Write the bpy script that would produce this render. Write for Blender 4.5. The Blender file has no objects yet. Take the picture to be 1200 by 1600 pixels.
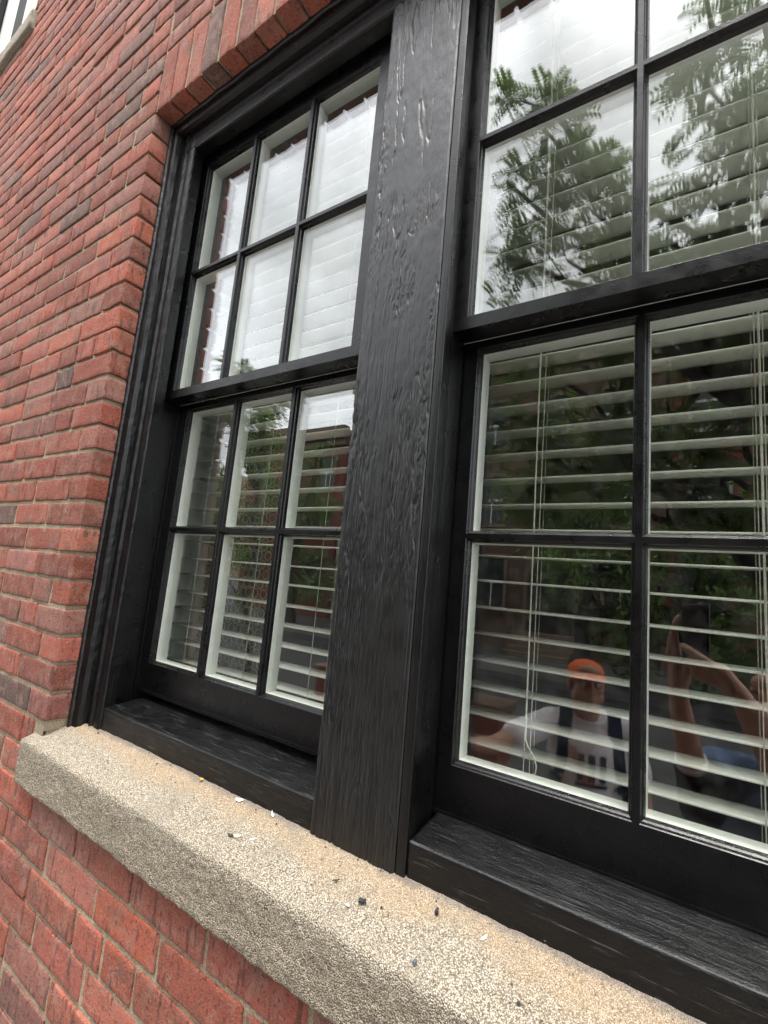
import bpy, bmesh, math, random
import numpy as np
from mathutils import Vector, Matrix, noise as mnoise
from mathutils.bvhtree import BVHTree
random.seed(7); rng = np.random.default_rng(11)
S = bpy.context.scene; COL = S.collection

# ------------------------------------------------------------------ camera, sky, sun, exposure
CR = np.array([[0.8317, 0.5482, 0.0883], [-0.0065, 0.1686, -0.9857], [-0.5552, 0.8192, 0.1437]])   # rows: right, down, forward
CP = np.array([1.3044, -0.5733, 0.4043])
cam_d = bpy.data.cameras.new('camera'); cam = bpy.data.objects.new('camera', cam_d); COL.objects.link(cam)
cam_d.sensor_fit = 'AUTO'; cam_d.sensor_width = 36; cam_d.lens = 747.0 / 1600 * 36
cam_d.clip_start = 0.004; cam_d.clip_end = 2000
M = Matrix(((CR[0][0], -CR[1][0], -CR[2][0], CP[0]), (CR[0][1], -CR[1][1], -CR[2][1], CP[1]), (CR[0][2], -CR[1][2], -CR[2][2], CP[2]), (0, 0, 0, 1)))
cam.matrix_world = Matrix.LocRotScale(M.to_translation(), M.to_quaternion(), None)
S.camera = cam
SUN_EL, SUN_AZ = math.radians(74), math.radians(160)        # azimuth measured from +Y towards +X
W = bpy.data.worlds.new('World'); S.world = W; W.use_nodes = True
nt = W.node_tree; nt.nodes.clear()
sky = nt.nodes.new('ShaderNodeTexSky'); sky.sky_type = 'NISHITA'; sky.sun_disc = False
sky.sun_elevation = SUN_EL; sky.sun_rotation = SUN_AZ; sky.dust_density = 2.2; sky.air_density = 1.0
hs = nt.nodes.new('ShaderNodeHueSaturation'); hs.inputs['Saturation'].default_value = 0.16
tc = nt.nodes.new('ShaderNodeTexCoord'); nz = nt.nodes.new('ShaderNodeTexNoise')
nz.inputs['Scale'].default_value = 4.2; nz.inputs['Detail'].default_value = 6; nz.inputs['Roughness'].default_value = .55
mr = nt.nodes.new('ShaderNodeMapRange'); mr.inputs['From Min'].default_value = .3; mr.inputs['From Max'].default_value = .7
mr.inputs['To Min'].default_value = .95; mr.inputs['To Max'].default_value = 2.1
mx = nt.nodes.new('ShaderNodeMix'); mx.data_type = 'RGBA'; mx.blend_type = 'MULTIPLY'; mx.inputs[0].default_value = 1
bg = nt.nodes.new('ShaderNodeBackground'); bg.inputs['Strength'].default_value = 0.15
wo = nt.nodes.new('ShaderNodeOutputWorld')
L = nt.links.new
cl = nt.nodes.new('ShaderNodeVectorMath'); cl.operation = 'MINIMUM'; cl.inputs[1].default_value = (11, 11, 11)    # overcast: no bright aureole round the hidden sun
L(sky.outputs[0], cl.inputs[0]); L(cl.outputs[0], hs.inputs['Color']); L(tc.outputs['Generated'], nz.inputs['Vector']); L(nz.outputs['Fac'], mr.inputs['Value'])
L(hs.outputs[0], mx.inputs[6]); L(mr.outputs[0], mx.inputs[7]); L(mx.outputs[2], bg.inputs['Color']); L(bg.outputs[0], wo.inputs[0])
sd = bpy.data.lights.new('sun', 'SUN'); sd.energy = 1.35; sd.angle = math.radians(22); sd.color = (1, .96, .9)
sun = bpy.data.objects.new('sun', sd); COL.objects.link(sun)
sdir = Vector((math.sin(SUN_AZ) * math.cos(SUN_EL), math.cos(SUN_AZ) * math.cos(SUN_EL), math.sin(SUN_EL)))
sun.rotation_euler = sdir.to_track_quat('Z', 'Y').to_euler(); sun.location = (0, -8, 12)
S.view_settings.view_transform = 'Standard'; S.view_settings.look = 'None'; S.view_settings.gamma = 1
S.view_settings.exposure = 1.55
S.render.engine = 'CYCLES'
S.cycles.max_bounces = 10; S.cycles.transparent_max_bounces = 32; S.cycles.glossy_bounces = 5; S.cycles.diffuse_bounces = 6

# ------------------------------------------------------------------ helpers
def tag(o, label=None, cat=None, group=None, kind=None):
    if label: o['label'] = label
    if cat: o['category'] = cat
    if group: o['group'] = group
    if kind: o['kind'] = kind
    return o
def empty(name, label, cat, loc=(0, 0, 0), group=None):
    o = bpy.data.objects.new(name, None); COL.objects.link(o); o.location = loc; o.empty_display_size = .05
    return tag(o, label, cat, group)
def link(name, me, mat=None, parent=None):
    if mat is not None and not me.materials: me.materials.append(mat)
    o = bpy.data.objects.new(name, me); COL.objects.link(o)
    if parent is not None:
        o.parent = parent
        if parent.type == 'EMPTY': o.matrix_parent_inverse = Matrix.Translation(-parent.location)
    return o
class MB:
    """collects geometry in world coordinates"""
    def __init__(s): s.v = []; s.f = []; s.m = []; s.mi = 0
    def add(s, vs, fs):
        n = len(s.v); s.v += [tuple(map(float, p)) for p in vs]; s.f += [tuple(i + n for i in f) for f in fs]; s.m += [s.mi] * len(fs)
    def box(s, x0, x1, y0, y1, z0, z1):
        s.add([(x0, y0, z0), (x1, y0, z0), (x1, y1, z0), (x0, y1, z0), (x0, y0, z1), (x1, y0, z1), (x1, y1, z1), (x0, y1, z1)],
              [(0, 3, 2, 1), (4, 5, 6, 7), (0, 1, 5, 4), (1, 2, 6, 5), (2, 3, 7, 6), (3, 0, 4, 7)])
    def prism(s, prof, a, b, map3):
        """prof: closed list of 2-D points, swept from a to b; map3(p, q, t) -> world point"""
        n = len(prof); vs = [map3(p, q, a) for p, q in prof] + [map3(p, q, b) for p, q in prof]
        fs = [(i, (i + 1) % n, n + (i + 1) % n, n + i) for i in range(n)] + [tuple(range(n - 1, -1, -1)), tuple(range(n, 2 * n))]
        s.add(vs, fs)
    def tube(s, pts, rad, n=6, cap=True):
        pts = [Vector(p) for p in pts]; rad = rad if hasattr(rad, '__len__') else [rad] * len(pts)
        vs = []; fs = []; ref = None
        for i, p in enumerate(pts):
            d = (pts[min(i + 1, len(pts) - 1)] - pts[max(i - 1, 0)]).normalized()
            if ref is None: ref = d.orthogonal().normalized()
            a = (ref - d * ref.dot(d)); a = a.normalized() if a.length > 1e-6 else d.orthogonal().normalized(); ref = a; b = d.cross(a)
            for k in range(n):
                t = 2 * math.pi * k / n; vs.append(p + (a * math.cos(t) + b * math.sin(t)) * rad[i])
        for i in range(len(pts) - 1):
            for k in range(n): fs.append((i * n + k, i * n + (k + 1) % n, (i + 1) * n + (k + 1) % n, (i + 1) * n + k))
        if cap: fs.append(tuple(range(n - 1, -1, -1))); fs.append(tuple((len(pts) - 1) * n + k for k in range(n)))
        s.add(vs, fs)
    def ell(s, c, r, R=None, nu=16, nv=10):
        c = Vector(c); r = (r, r, r) if not hasattr(r, '__len__') else r; vs = []; fs = []
        for j in range(nv + 1):
            ph = math.pi * j / nv
            for i in range(nu):
                th = 2 * math.pi * i / nu; p = Vector((r[0] * math.sin(ph) * math.cos(th), r[1] * math.sin(ph) * math.sin(th), r[2] * math.cos(ph)))
                if R is not None: p = R @ p
                vs.append(c + p)
        for j in range(nv):
            for i in range(nu): fs.append((j * nu + i, (j + 1) * nu + i, (j + 1) * nu + (i + 1) % nu, j * nu + (i + 1) % nu))
        s.add(vs, fs)
    def mesh(s, name, mats, smooth=False):
        me = bpy.data.meshes.new(name); me.from_pydata(s.v, [], s.f)
        for m in (mats if isinstance(mats, (list, tuple)) else [mats]): me.materials.append(m)
        if s.mi or any(s.m): me.polygons.foreach_set('material_index', s.m)
        if smooth: me.polygons.foreach_set('use_smooth', [True] * len(me.polygons))
        me.update(); return me
    def build(s, name, mats, parent=None, smooth=False, bevel=0, seg=2, wn=False):
        o = link(name, s.mesh(name, mats, smooth), None, parent)
        if bevel:
            b = o.modifiers.new('bevel', 'BEVEL'); b.width = bevel; b.segments = seg; b.limit_method = 'ANGLE'; b.angle_limit = math.radians(30)
            b.harden_normals = False
            o.data.polygons.foreach_set('use_smooth', [True] * len(o.data.polygons))
            o.modifiers.new('wn', 'WEIGHTED_NORMAL')
        return o

def vnoise(P, scale, seed=0, oct=1):
    """smooth value noise for arrays of points (n,3)"""
    P = np.asarray(P, float); out = np.zeros(len(P)); amp = 1.0; tot = 0
    for o in range(oct):
        q = P * scale * (2 ** o) + seed * 17.3 + 31.7 * o; i = np.floor(q).astype(np.int64); f = q - i; f = f * f * (3 - 2 * f)
        def h(a, b, c):
            n = (i[:, 0] + a) * 374761393 + (i[:, 1] + b) * 668265263 + (i[:, 2] + c) * 2147483647 + seed * 1442695
            n = (n ^ (n >> 13)) * 1274126177; n = n ^ (n >> 16); return (n & 0xffff) / 65535.0
        v = 0
        for a in (0, 1):
            wa = f[:, 0] if a else 1 - f[:, 0]
            for b in (0, 1):
                wb = f[:, 1] if b else 1 - f[:, 1]
                for c in (0, 1):
                    wc = f[:, 2] if c else 1 - f[:, 2]; v = v + wa * wb * wc * h(a, b, c)
        out += amp * (v - .5); tot += amp; amp *= .5
    return out / tot * 2      # about -1..1

def np_mesh(name, V, F, mat, smooth=True, attr=None):
    me = bpy.data.meshes.new(name); V = np.asarray(V, np.float32); F = np.asarray(F, np.int32)
    me.vertices.add(len(V)); me.vertices.foreach_set('co', V.ravel())
    k = F.shape[1]; me.loops.add(F.size); me.loops.foreach_set('vertex_index', F.ravel())
    me.polygons.add(len(F)); me.polygons.foreach_set('loop_start', np.arange(0, F.size, k, dtype=np.int32)); me.polygons.foreach_set('loop_total', np.full(len(F), k, np.int32))
    me.polygons.foreach_set('use_smooth', np.full(len(F), smooth, bool))
    if attr is not None:
        a = me.attributes.new('tint', 'FLOAT_COLOR', 'POINT'); a.data.foreach_set('color', np.asarray(attr, np.float32).ravel())
    me.update(calc_edges=True); me.validate(); me.materials.append(mat); return me

# ------------------------------------------------------------------ materials
class NT:
    def __init__(s, name):
        s.m = bpy.data.materials.new(name); s.m.use_nodes = True; s.t = s.m.node_tree; s.t.nodes.clear()
        s.out = s.n('OutputMaterial'); s.b = s.n('BsdfPrincipled'); s.l(s.b.outputs[0], s.out.inputs[0])
        s.tc = s.n('TexCoord'); s.P = s.n('NewGeometry').outputs['Position']
    def n(s, t): return s.t.nodes.new('ShaderNode' + t)
    def l(s, a, b): s.t.links.new(a, b)
    def vec(s, scale, rot=None, src=None):
        m = s.n('Mapping'); m.inputs['Scale'].default_value = scale
        if rot: m.inputs['Rotation'].default_value = rot
        s.l(src or s.P, m.inputs['Vector']); return m.outputs[0]
    def noise(s, scale, detail=4, rough=.55, vec=None, dist=0):
        q = s.n('TexNoise'); q.inputs['Scale'].default_value = scale; q.inputs['Detail'].default_value = detail; q.inputs['Roughness'].default_value = rough
        q.inputs['Distortion'].default_value = dist; s.l(vec or s.P, q.inputs['Vector']); return q.outputs['Fac']
    def voro(s, scale, vec=None, feat='F1', out='Distance', rnd=1):
        q = s.n('TexVoronoi'); q.feature = feat; q.inputs['Scale'].default_value = scale; q.inputs['Randomness'].default_value = rnd; s.l(vec or s.P, q.inputs['Vector']); return q.outputs[out]
    def ramp(s, fac, stops, interp='LINEAR'):
        r = s.n('ValToRGB'); r.color_ramp.interpolation = interp; e = r.color_ramp.elements
        while len(e) < len(stops): e.new(.5)
        for i, (p, c) in enumerate(stops):
            e[i].position = p; e[i].color = (c, c, c, 1) if not hasattr(c, '__len__') else (*c, 1)
        s.l(fac, r.inputs[0]); return r.outputs[0]
    def mix(s, a, b, fac, mode='MIX'):
        m = s.n('Mix'); m.data_type = 'RGBA'; m.blend_type = mode
        for i, v in ((6, a), (7, b)):
            if hasattr(v, 'links'): s.l(v, m.inputs[i])
            else: m.inputs[i].default_value = (*v, 1)
        if hasattr(fac, 'links'): s.l(fac, m.inputs[0])
        else: m.inputs[0].default_value = fac
        return m.outputs[2]
    def math(s, op, a, b=None, c=None):
        m = s.n('Math'); m.operation = op
        for i, v in enumerate((a, b, c)):
            if v is None: continue
            if hasattr(v, 'links'): s.l(v, m.inputs[i])
            else: m.inputs[i].default_value = v
        return m.outputs[0]
    def bump(s, h, dist, strength=1, prev=None):
        b = s.n('Bump'); b.inputs['Distance'].default_value = dist; b.inputs['Strength'].default_value = strength; s.l(h, b.inputs['Height'])
        if prev is not None: s.l(prev, b.inputs['Normal'])
        return b.outputs[0]
    def set(s, color=None, rough=None, normal=None, **kw):
        for k, v in (('Base Color', color), ('Roughness', rough), ('Normal', normal), *[(a.replace('_', ' '), b) for a, b in kw.items()]):
            if v is None: continue
            if hasattr(v, 'links'): s.l(v, s.b.inputs[k])
            else:
                i = s.b.inputs[k]; i.default_value = (*v, 1) if hasattr(v, '__len__') and len(v) == 3 and len(i.default_value) == 4 else v
        return s.m

def m_brick():
    t = NT('brick'); a = t.n('Attribute'); a.attribute_name = 'tint'; sep = t.n('SeparateColor'); t.l(a.outputs['Color'], sep.inputs[0])
    base = t.ramp(sep.outputs[0], [(0, (.200, .036, .018)), (.22, (.290, .060, .026)), (.45, (.235, .054, .034)), (.65, (.320, .082, .042)), (.80, (.260, .080, .058)), (.95, (.200, .078, .056)), (.97, (.135, .066, .048)), (1, (.110, .062, .048))])
    hv = t.n('HueSaturation'); t.l(base, hv.inputs['Color']); t.l(t.math('MULTIPLY_ADD', sep.outputs[1], .70, .78), hv.inputs['Value']); hv.inputs['Saturation'].default_value = .97
    shift = t.n('VectorMath'); shift.operation = 'ADD'; t.l(t.P, shift.inputs[0]); t.l(a.outputs['Color'], shift.inputs[1]); Q = shift.outputs[0]
    n1 = t.noise(24, 6, .68, Q, .4); n2 = t.noise(150, 5, .7, Q); n3 = t.noise(420, 3, .7, Q)
    c = t.mix(hv.outputs[0], (.12, .075, .058), t.math('MULTIPLY', t.ramp(t.noise(13, 5, .65, Q, .3), [(.52, 0), (.66, 1)]), .60))
    c = t.mix(c, (.36, .21, .16), t.math('MULTIPLY', t.ramp(n1, [(.34, 1), (.50, 0)]), .50))
    c = t.mix(c, (.045, .018, .015), t.math('MULTIPLY', t.ramp(n2, [(.55, 0), (.64, 1)]), .80))
    c = t.mix(c, (.44, .34, .27), t.math('MULTIPLY', t.ramp(n3, [(.32, 1), (.45, 0)]), .6))
    drag = t.noise(75, 3, .55, t.vec((1, 1, .22), (0, .25, 0), Q))
    c = t.mix(c, (.05, .022, .018), t.math('MULTIPLY', t.ramp(drag, [(.57, 0), (.67, 1)]), .65))
    b = t.bump(n2, .0030, 1); b = t.bump(drag, .0025, .7, b); b = t.bump(n3, .0012, .9, b)
    return t.set(c, .88, b)
def m_mortar():
    t = NT('mortar'); n = t.noise(320, 3, .7); n2 = t.noise(22, 4)
    c = t.ramp(n, [(.3, (.13, .105, .065)), (.5, (.36, .30, .20)), (.72, (.58, .50, .35))]); c = t.mix(c, (.20, .16, .115), t.math('MULTIPLY', t.ramp(n2, [(.45, 0), (.7, 1)]), .5))
    return t.set(c, .95, t.bump(n, .0015, 1))
def m_stone():
    t = NT('sill_stone'); gr = t.voro(500, out='Color'); sep = t.n('SeparateColor'); t.l(gr, sep.inputs[0])
    d = t.voro(500); n = t.noise(620, 3, .7); big = t.noise(7, 4, .6, t.vec((.6, 1, 1))); n3 = t.noise(190, 4, .6); mid = t.noise(30, 4, .6)
    c = t.ramp(sep.outputs[0], [(0, (.22, .175, .12)), (.14, (.43, .36, .265)), (.5, (.60, .51, .385)), (.85, (.69, .61, .49)), (1, (.78, .72, .62))])
    c = t.mix(c, (.085, .070, .05), t.math('MULTIPLY', t.ramp(d, [(.44, 0), (.64, 1)]), .68))
    sx = t.n('SeparateXYZ'); t.l(t.P, sx.inputs[0])
    inner = t.ramp(t.math('ADD', sx.outputs[1], t.math('MULTIPLY', t.math('SUBTRACT', big, .5), .16)), [(.022, 0), (.055, 1)])      # ochre weathering near the timber
    c = t.mix(c, (.50, .345, .20), t.math('MULTIPLY', inner, t.math('MULTIPLY_ADD', mid, .7, .15)))
    c = t.mix(c, (.04, .036, .03), t.ramp(n3, [(.655, 0), (.69, .9)]))
    back = t.ramp(t.math('ADD', sx.outputs[1], t.math('MULTIPLY', t.math('SUBTRACT', mid, .5), .03)), [(.070, 0), (.080, 1)])
    c = t.mix(c, (.22, .19, .165), t.math('MULTIPLY', back, .85))
    stain = t.ramp(t.noise(11, 6, .7, t.vec((1, .5, 1))), [(.50, 0), (.68, 1)]); c = t.mix(c, (.30, .26, .20), t.math('MULTIPLY', stain, .45))
    front_dark = t.ramp(t.math('ADD', t.math('MULTIPLY', sx.outputs[2], -16), t.math('MULTIPLY', mid, .8)), [(.90, 0), (1.15, 1)]) if 0 else t.ramp(t.math('ADD', t.math('MULTIPLY', sx.outputs[2], -8), t.math('MULTIPLY', big, .6)), [(.62, 0), (.86, 1)])  # darker tone down the front face
    c = t.mix(c, t.mix(c, (.60, .56, .49), 1, 'MULTIPLY'), t.math('MULTIPLY', front_dark, .5))
    hgt = t.math('ADD', t.math('MULTIPLY', d, -1), t.math('MULTIPLY', n3, 1.3))
    return t.set(c, .95, t.bump(hgt, .0032, 1, t.bump(n, .0008, .8)))
def m_black(name, vertical=None, heavy=1.0, rough=.30, col=(.0026, .0027, .0030), spec=.42):
    t = NT(name)
    sc = (1, 1, .045) if vertical else (.045, 1, 1) if vertical is False else (1, 1, 1)
    grain = t.noise(330, 4, .65, t.vec(sc), .2); mid = t.noise(60, 5, .6, t.vec(tuple(max(k, .22) for k in sc)), 1.2)
    fine = t.noise(420, 3, .6); br = t.noise(24, 4, .65)
    h = t.math('ADD', t.math('MULTIPLY', grain, .5 * heavy), t.math('MULTIPLY', mid, .9 * heavy))
    b = t.bump(h, .0017, .8); b = t.bump(fine, .0006 * heavy, .9, b)
    if heavy > 1:
        wr = t.n('TexNoise'); wr.noise_type = 'RIDGED_MULTIFRACTAL'; wr.inputs['Scale'].default_value = 34; wr.inputs['Detail'].default_value = 5; wr.inputs['Distortion'].default_value = .8
        t.l(t.vec((1, 1, .30) if vertical else (.3, 1, 1)), wr.inputs['Vector']); b = t.bump(t.ramp(wr.outputs['Fac'], [(.55, 0), (.95, 1)]), .0011 * heavy, .8, b)
    r = t.ramp(br, [(.3, rough - .04), (.7, rough + .16)])
    dust = t.math('MULTIPLY', t.ramp(t.noise(260, 2, .6), [(.74, 0), (.78, 1)]), .30 * min(heavy, 1))
    c = t.mix(col, (.20, .20, .20), dust)
    if heavy > 1: c = t.mix(c, (.16, .16, .16), t.math('MULTIPLY', t.ramp(t.noise(230, 4, .65, t.vec((1, 1, .12) if vertical else (.06, 1, 1))), [(.60, 0), (.72, 1)]), .42 if vertical is False else .12))
    return t.set(c, r, b, Specular_IOR_Level=spec)
def m_plain(name, col, rough=.5, nscale=60, namt=.25, bump=.0005, **kw):
    t = NT(name); n = t.noise(nscale, 4, .6)
    c = t.mix(col, tuple(v * (1 - namt) for v in col), t.ramp(n, [(.35, 0), (.65, 1)]))
    return t.set(c, rough, t.bump(n, bump, .7) if bump else None, **kw)
def m_glass():
    t = NT('window_glass'); t.t.nodes.remove(t.b); geo = t.n('NewGeometry')
    fr = t.n('Fresnel'); ior = t.math('MULTIPLY_ADD', geo.outputs['Backfacing'], 1 / 1.60 - 1.60, 1.60); t.l(ior, fr.inputs['IOR'])
    
    tr = t.n('BsdfTransparent'); tr.inputs[0].default_value = (.985, .992, .982, 1); gl = t.n('BsdfGlossy'); gl.inputs['Roughness'].default_value = 0.0; gl.inputs[0].default_value = (1, 1, 1, 1)
    dn = t.math('MULTIPLY', t.ramp(t.noise(38, 5, .7), [(.45, 0), (.8, 1)]), .012)
    df = t.n('BsdfDiffuse'); df.inputs[0].default_value = (.7, .7, .68, 1)
    m1 = t.n('MixShader'); t.l(fr.outputs[0], m1.inputs[0]); t.l(tr.outputs[0], m1.inputs[1]); t.l(gl.outputs[0], m1.inputs[2])
    m2 = t.n('MixShader'); t.l(dn, m2.inputs[0]); t.l(m1.outputs[0], m2.inputs[1]); t.l(df.outputs[0], m2.inputs[2]); t.l(m2.outputs[0], t.out.inputs[0]); return t.m
def m_leaf(name, c1, c2):
    t = NT(name); n = t.noise(2.2, 3); c = t.mix(c1, c2, t.ramp(n, [(.35, 0), (.65, 1)]))
    m = t.set(c, .55, None); tl = t.n('BsdfTranslucent'); t.l(c, tl.inputs[0]); mxs = t.n('MixShader'); mxs.inputs[0].default_value = .4
    t.l(t.b.outputs[0], mxs.inputs[1]); t.l(tl.outputs[0], mxs.inputs[2]); t.l(mxs.outputs[0], t.out.inputs[0]); return m
MB_ = dict(brick=m_brick(), mortar=m_mortar(), stone=m_stone(),
    post=m_black('cracked_black_paint', True, .7, .35, spec=.66), frame=m_black('black_paint_vertical', True, .8, .28), sash=m_black('black_sash_paint', None, .28, .25),
    sillw=m_black('weathered_black_paint', False, 1.2, .30), glass=m_glass(),
    white=m_plain('white_interior_paint', (.74, .76, .71), .45, 40, .08), slat=m_plain('white_slat', (.93, .93, .86), .38, 30, .04, .0001),
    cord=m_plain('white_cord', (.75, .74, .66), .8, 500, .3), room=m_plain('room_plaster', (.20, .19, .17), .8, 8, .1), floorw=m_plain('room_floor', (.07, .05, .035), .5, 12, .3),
    lace=m_plain('curtain_cloth', (.30, .31, .25), .9, 90, .3), bark=m_plain('bark', (.055, .045, .036), .9, 30, .6, .004),
    leaf=m_leaf('locust_leaf', (.10, .165, .035), (.16, .25, .06)), leaf2=m_leaf('dark_leaf', (.09, .155, .035), (.15, .235, .06)),
    farwalk=m_plain('far_pavement_stone', (.10, .10, .095), .9, 10, .3, .001), asphalt=m_plain('asphalt', (.035, .035, .036), .9, 90, .4, .002), walk=m_plain('pavement_concrete', (.33, .32, .30), .9, 14, .25, .001), kerb=m_plain('kerb_granite', (.28, .27, .26), .85, 60, .3, .001))
MB_.update(yellow=m_plain('yellow_petal', (.65, .38, .03), .7, 300, .3), chipw=m_plain('white_paint_flake', (.72, .72, .70), .6, 200, .2), chipt=m_plain('cream_flake', (.60, .50, .38), .7, 200, .3),
    chipb=m_plain('dry_brown_leaf', (.06, .045, .035), .8, 200, .4), chipd=m_plain('black_crumb', (.012, .012, .016), .6, 300, .4), chipg=m_plain('blue_grey_pebble', (.10, .12, .15), .8, 200, .3),
    ring=m_plain('lace_thread', (.36, .38, .31), .9, 200, .2), lace2=m_plain('curtain_net', (.12, .125, .095), .95, 120, .3), dark=m_plain('dark_door', (.018, .014, .012), .5, 20, .3),
    farglass=m_plain('far_window_glass', (.03, .035, .04), .08, 4, .2, 0), brownstone=m_plain('brownstone', (.17, .105, .075), .9, 3, .35, .003), brownstone2=m_plain('brownstone_trim', (.24, .17, .12), .9, 5, .3, .002),
    farbrick=m_plain('far_brick', (.22, .075, .055), .9, 5, .3, .002), limestone=m_plain('limestone', (.42, .38, .32), .9, 4, .25, .002), cream=m_plain('cream_brick', (.50, .38, .26), .9, 4, .2, .002),
    carblue=m_plain('blue_car_paint', (.012, .035, .085), .38, 4, .05, 0), carred=m_plain('red_car_paint', (.16, .03, .022), .35, 4, .05, 0),
    carglass=m_plain('car_glass', (.01, .012, .014), .05, 4, .1, 0), tyre=m_plain('tyre_rubber', (.018, .018, .018), .85, 40, .3), chrome=m_plain('wheel_metal', (.55, .55, .56), .25, 40, .1, 0, Metallic=.9), redlamp=m_plain('red_lamp', (.35, .01, .01), .2, 10, .1, 0))
# ------------------------------------------------------------------ the setting: ground, road, pavement
GZ = -1.5
def sheet(name, x0, x1, y0, y1, z, mat, step=None):
    m = MB(); m.add([(x0, y0, z), (x1, y0, z), (x1, y1, z), (x0, y1, z)], [(0, 1, 2, 3)]); o = m.build(name, mat); return tag(o, kind='structure')
sheet('ground', -400, 400, -400, 30, GZ - .16, MB_['asphalt'])
sheet('road', -90, 90, -10.6, -3.6, GZ - .15, MB_['asphalt'])
def slab(name, x0, x1, y0, y1, mat):
    m = MB(); m.box(x0, x1, y0, y1, GZ - .5, GZ); return tag(m.build(name, mat), kind='structure')
slab('pavement', -90, 90, -3.38, .5, MB_['walk']); slab('kerb', -90, 90, -3.6, -3.384, MB_['kerb'])
slab('far_pavement', -90, 90, -16, -10.8, MB_['farwalk'])

# ------------------------------------------------------------------ brick wall
CP_ = .0677
def zc(k): return k * .0720 if k < 0 else (k * CP_ if k <= 18 else (18 * CP_ + (k - 18) * .0659 if k <= 25 else 18 * CP_ + 7 * .0659 + (k - 25) * CP_))
OX1 = 1.862; ZTOP = zc(25); W2X0, W2X1, W2Z = -2.78, -1.43, zc(45)
_topo = {}
def brick(x0, x1, y0, y1, z0, z1, nx, ny, nz, r, seed, amp):
    key = (nx, ny, nz)
    if key not in _topo:
        idx = {}; ijk = []
        for i in range(nx + 1):
            for j in range(ny + 1):
                for k in range(nz + 1):
                    if i in (0, nx) or j in (0, ny) or k in (0, nz): idx[i, j, k] = len(ijk); ijk.append((i, j, k))
        F = []
        for i in range(nx):
            for j in range(ny):
                F += [(idx[i, j, 0], idx[i, j + 1, 0], idx[i + 1, j + 1, 0], idx[i + 1, j, 0]), (idx[i, j, nz], idx[i + 1, j, nz], idx[i + 1, j + 1, nz], idx[i, j + 1, nz])]
            for k in range(nz):
                F += [(idx[i, 0, k], idx[i + 1, 0, k], idx[i + 1, 0, k + 1], idx[i, 0, k + 1]), (idx[i, ny, k], idx[i, ny, k + 1], idx[i + 1, ny, k + 1], idx[i + 1, ny, k])]
        for j in range(ny):
            for k in range(nz):
                F += [(idx[0, j, k], idx[0, j, k + 1], idx[0, j + 1, k + 1], idx[0, j + 1, k]), (idx[nx, j, k], idx[nx, j + 1, k], idx[nx, j + 1, k + 1], idx[nx, j, k + 1])]
        _topo[key] = (np.array(ijk), np.array(F))
    ijk, F = _topo[key]
    def co(a, b, n):
        if n < 4: return np.linspace(a, b, n + 1)
        e = min(r * 1.1, (b - a) * .3); return np.concatenate([[a], np.linspace(a + e, b - e, n - 1), [b]])
    gx, gy, gz = co(x0, x1, nx), co(y0, y1, ny), co(z0, z1, nz)
    V = np.stack([gx[ijk[:, 0]], gy[ijk[:, 1]], gz[ijk[:, 2]]], 1)
    lo = np.array([x0 + r, y0 + r, z0 + r]); hi = np.array([x1 - r, y1 - r, z1 - r]); c = np.clip(V, lo, hi); d = V - c; ln = np.linalg.norm(d, axis=1, keepdims=True)
    V = np.where(ln > 1e-9, c + d / np.maximum(ln, 1e-9) * np.minimum(ln, r), V)
    return V, F
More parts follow.
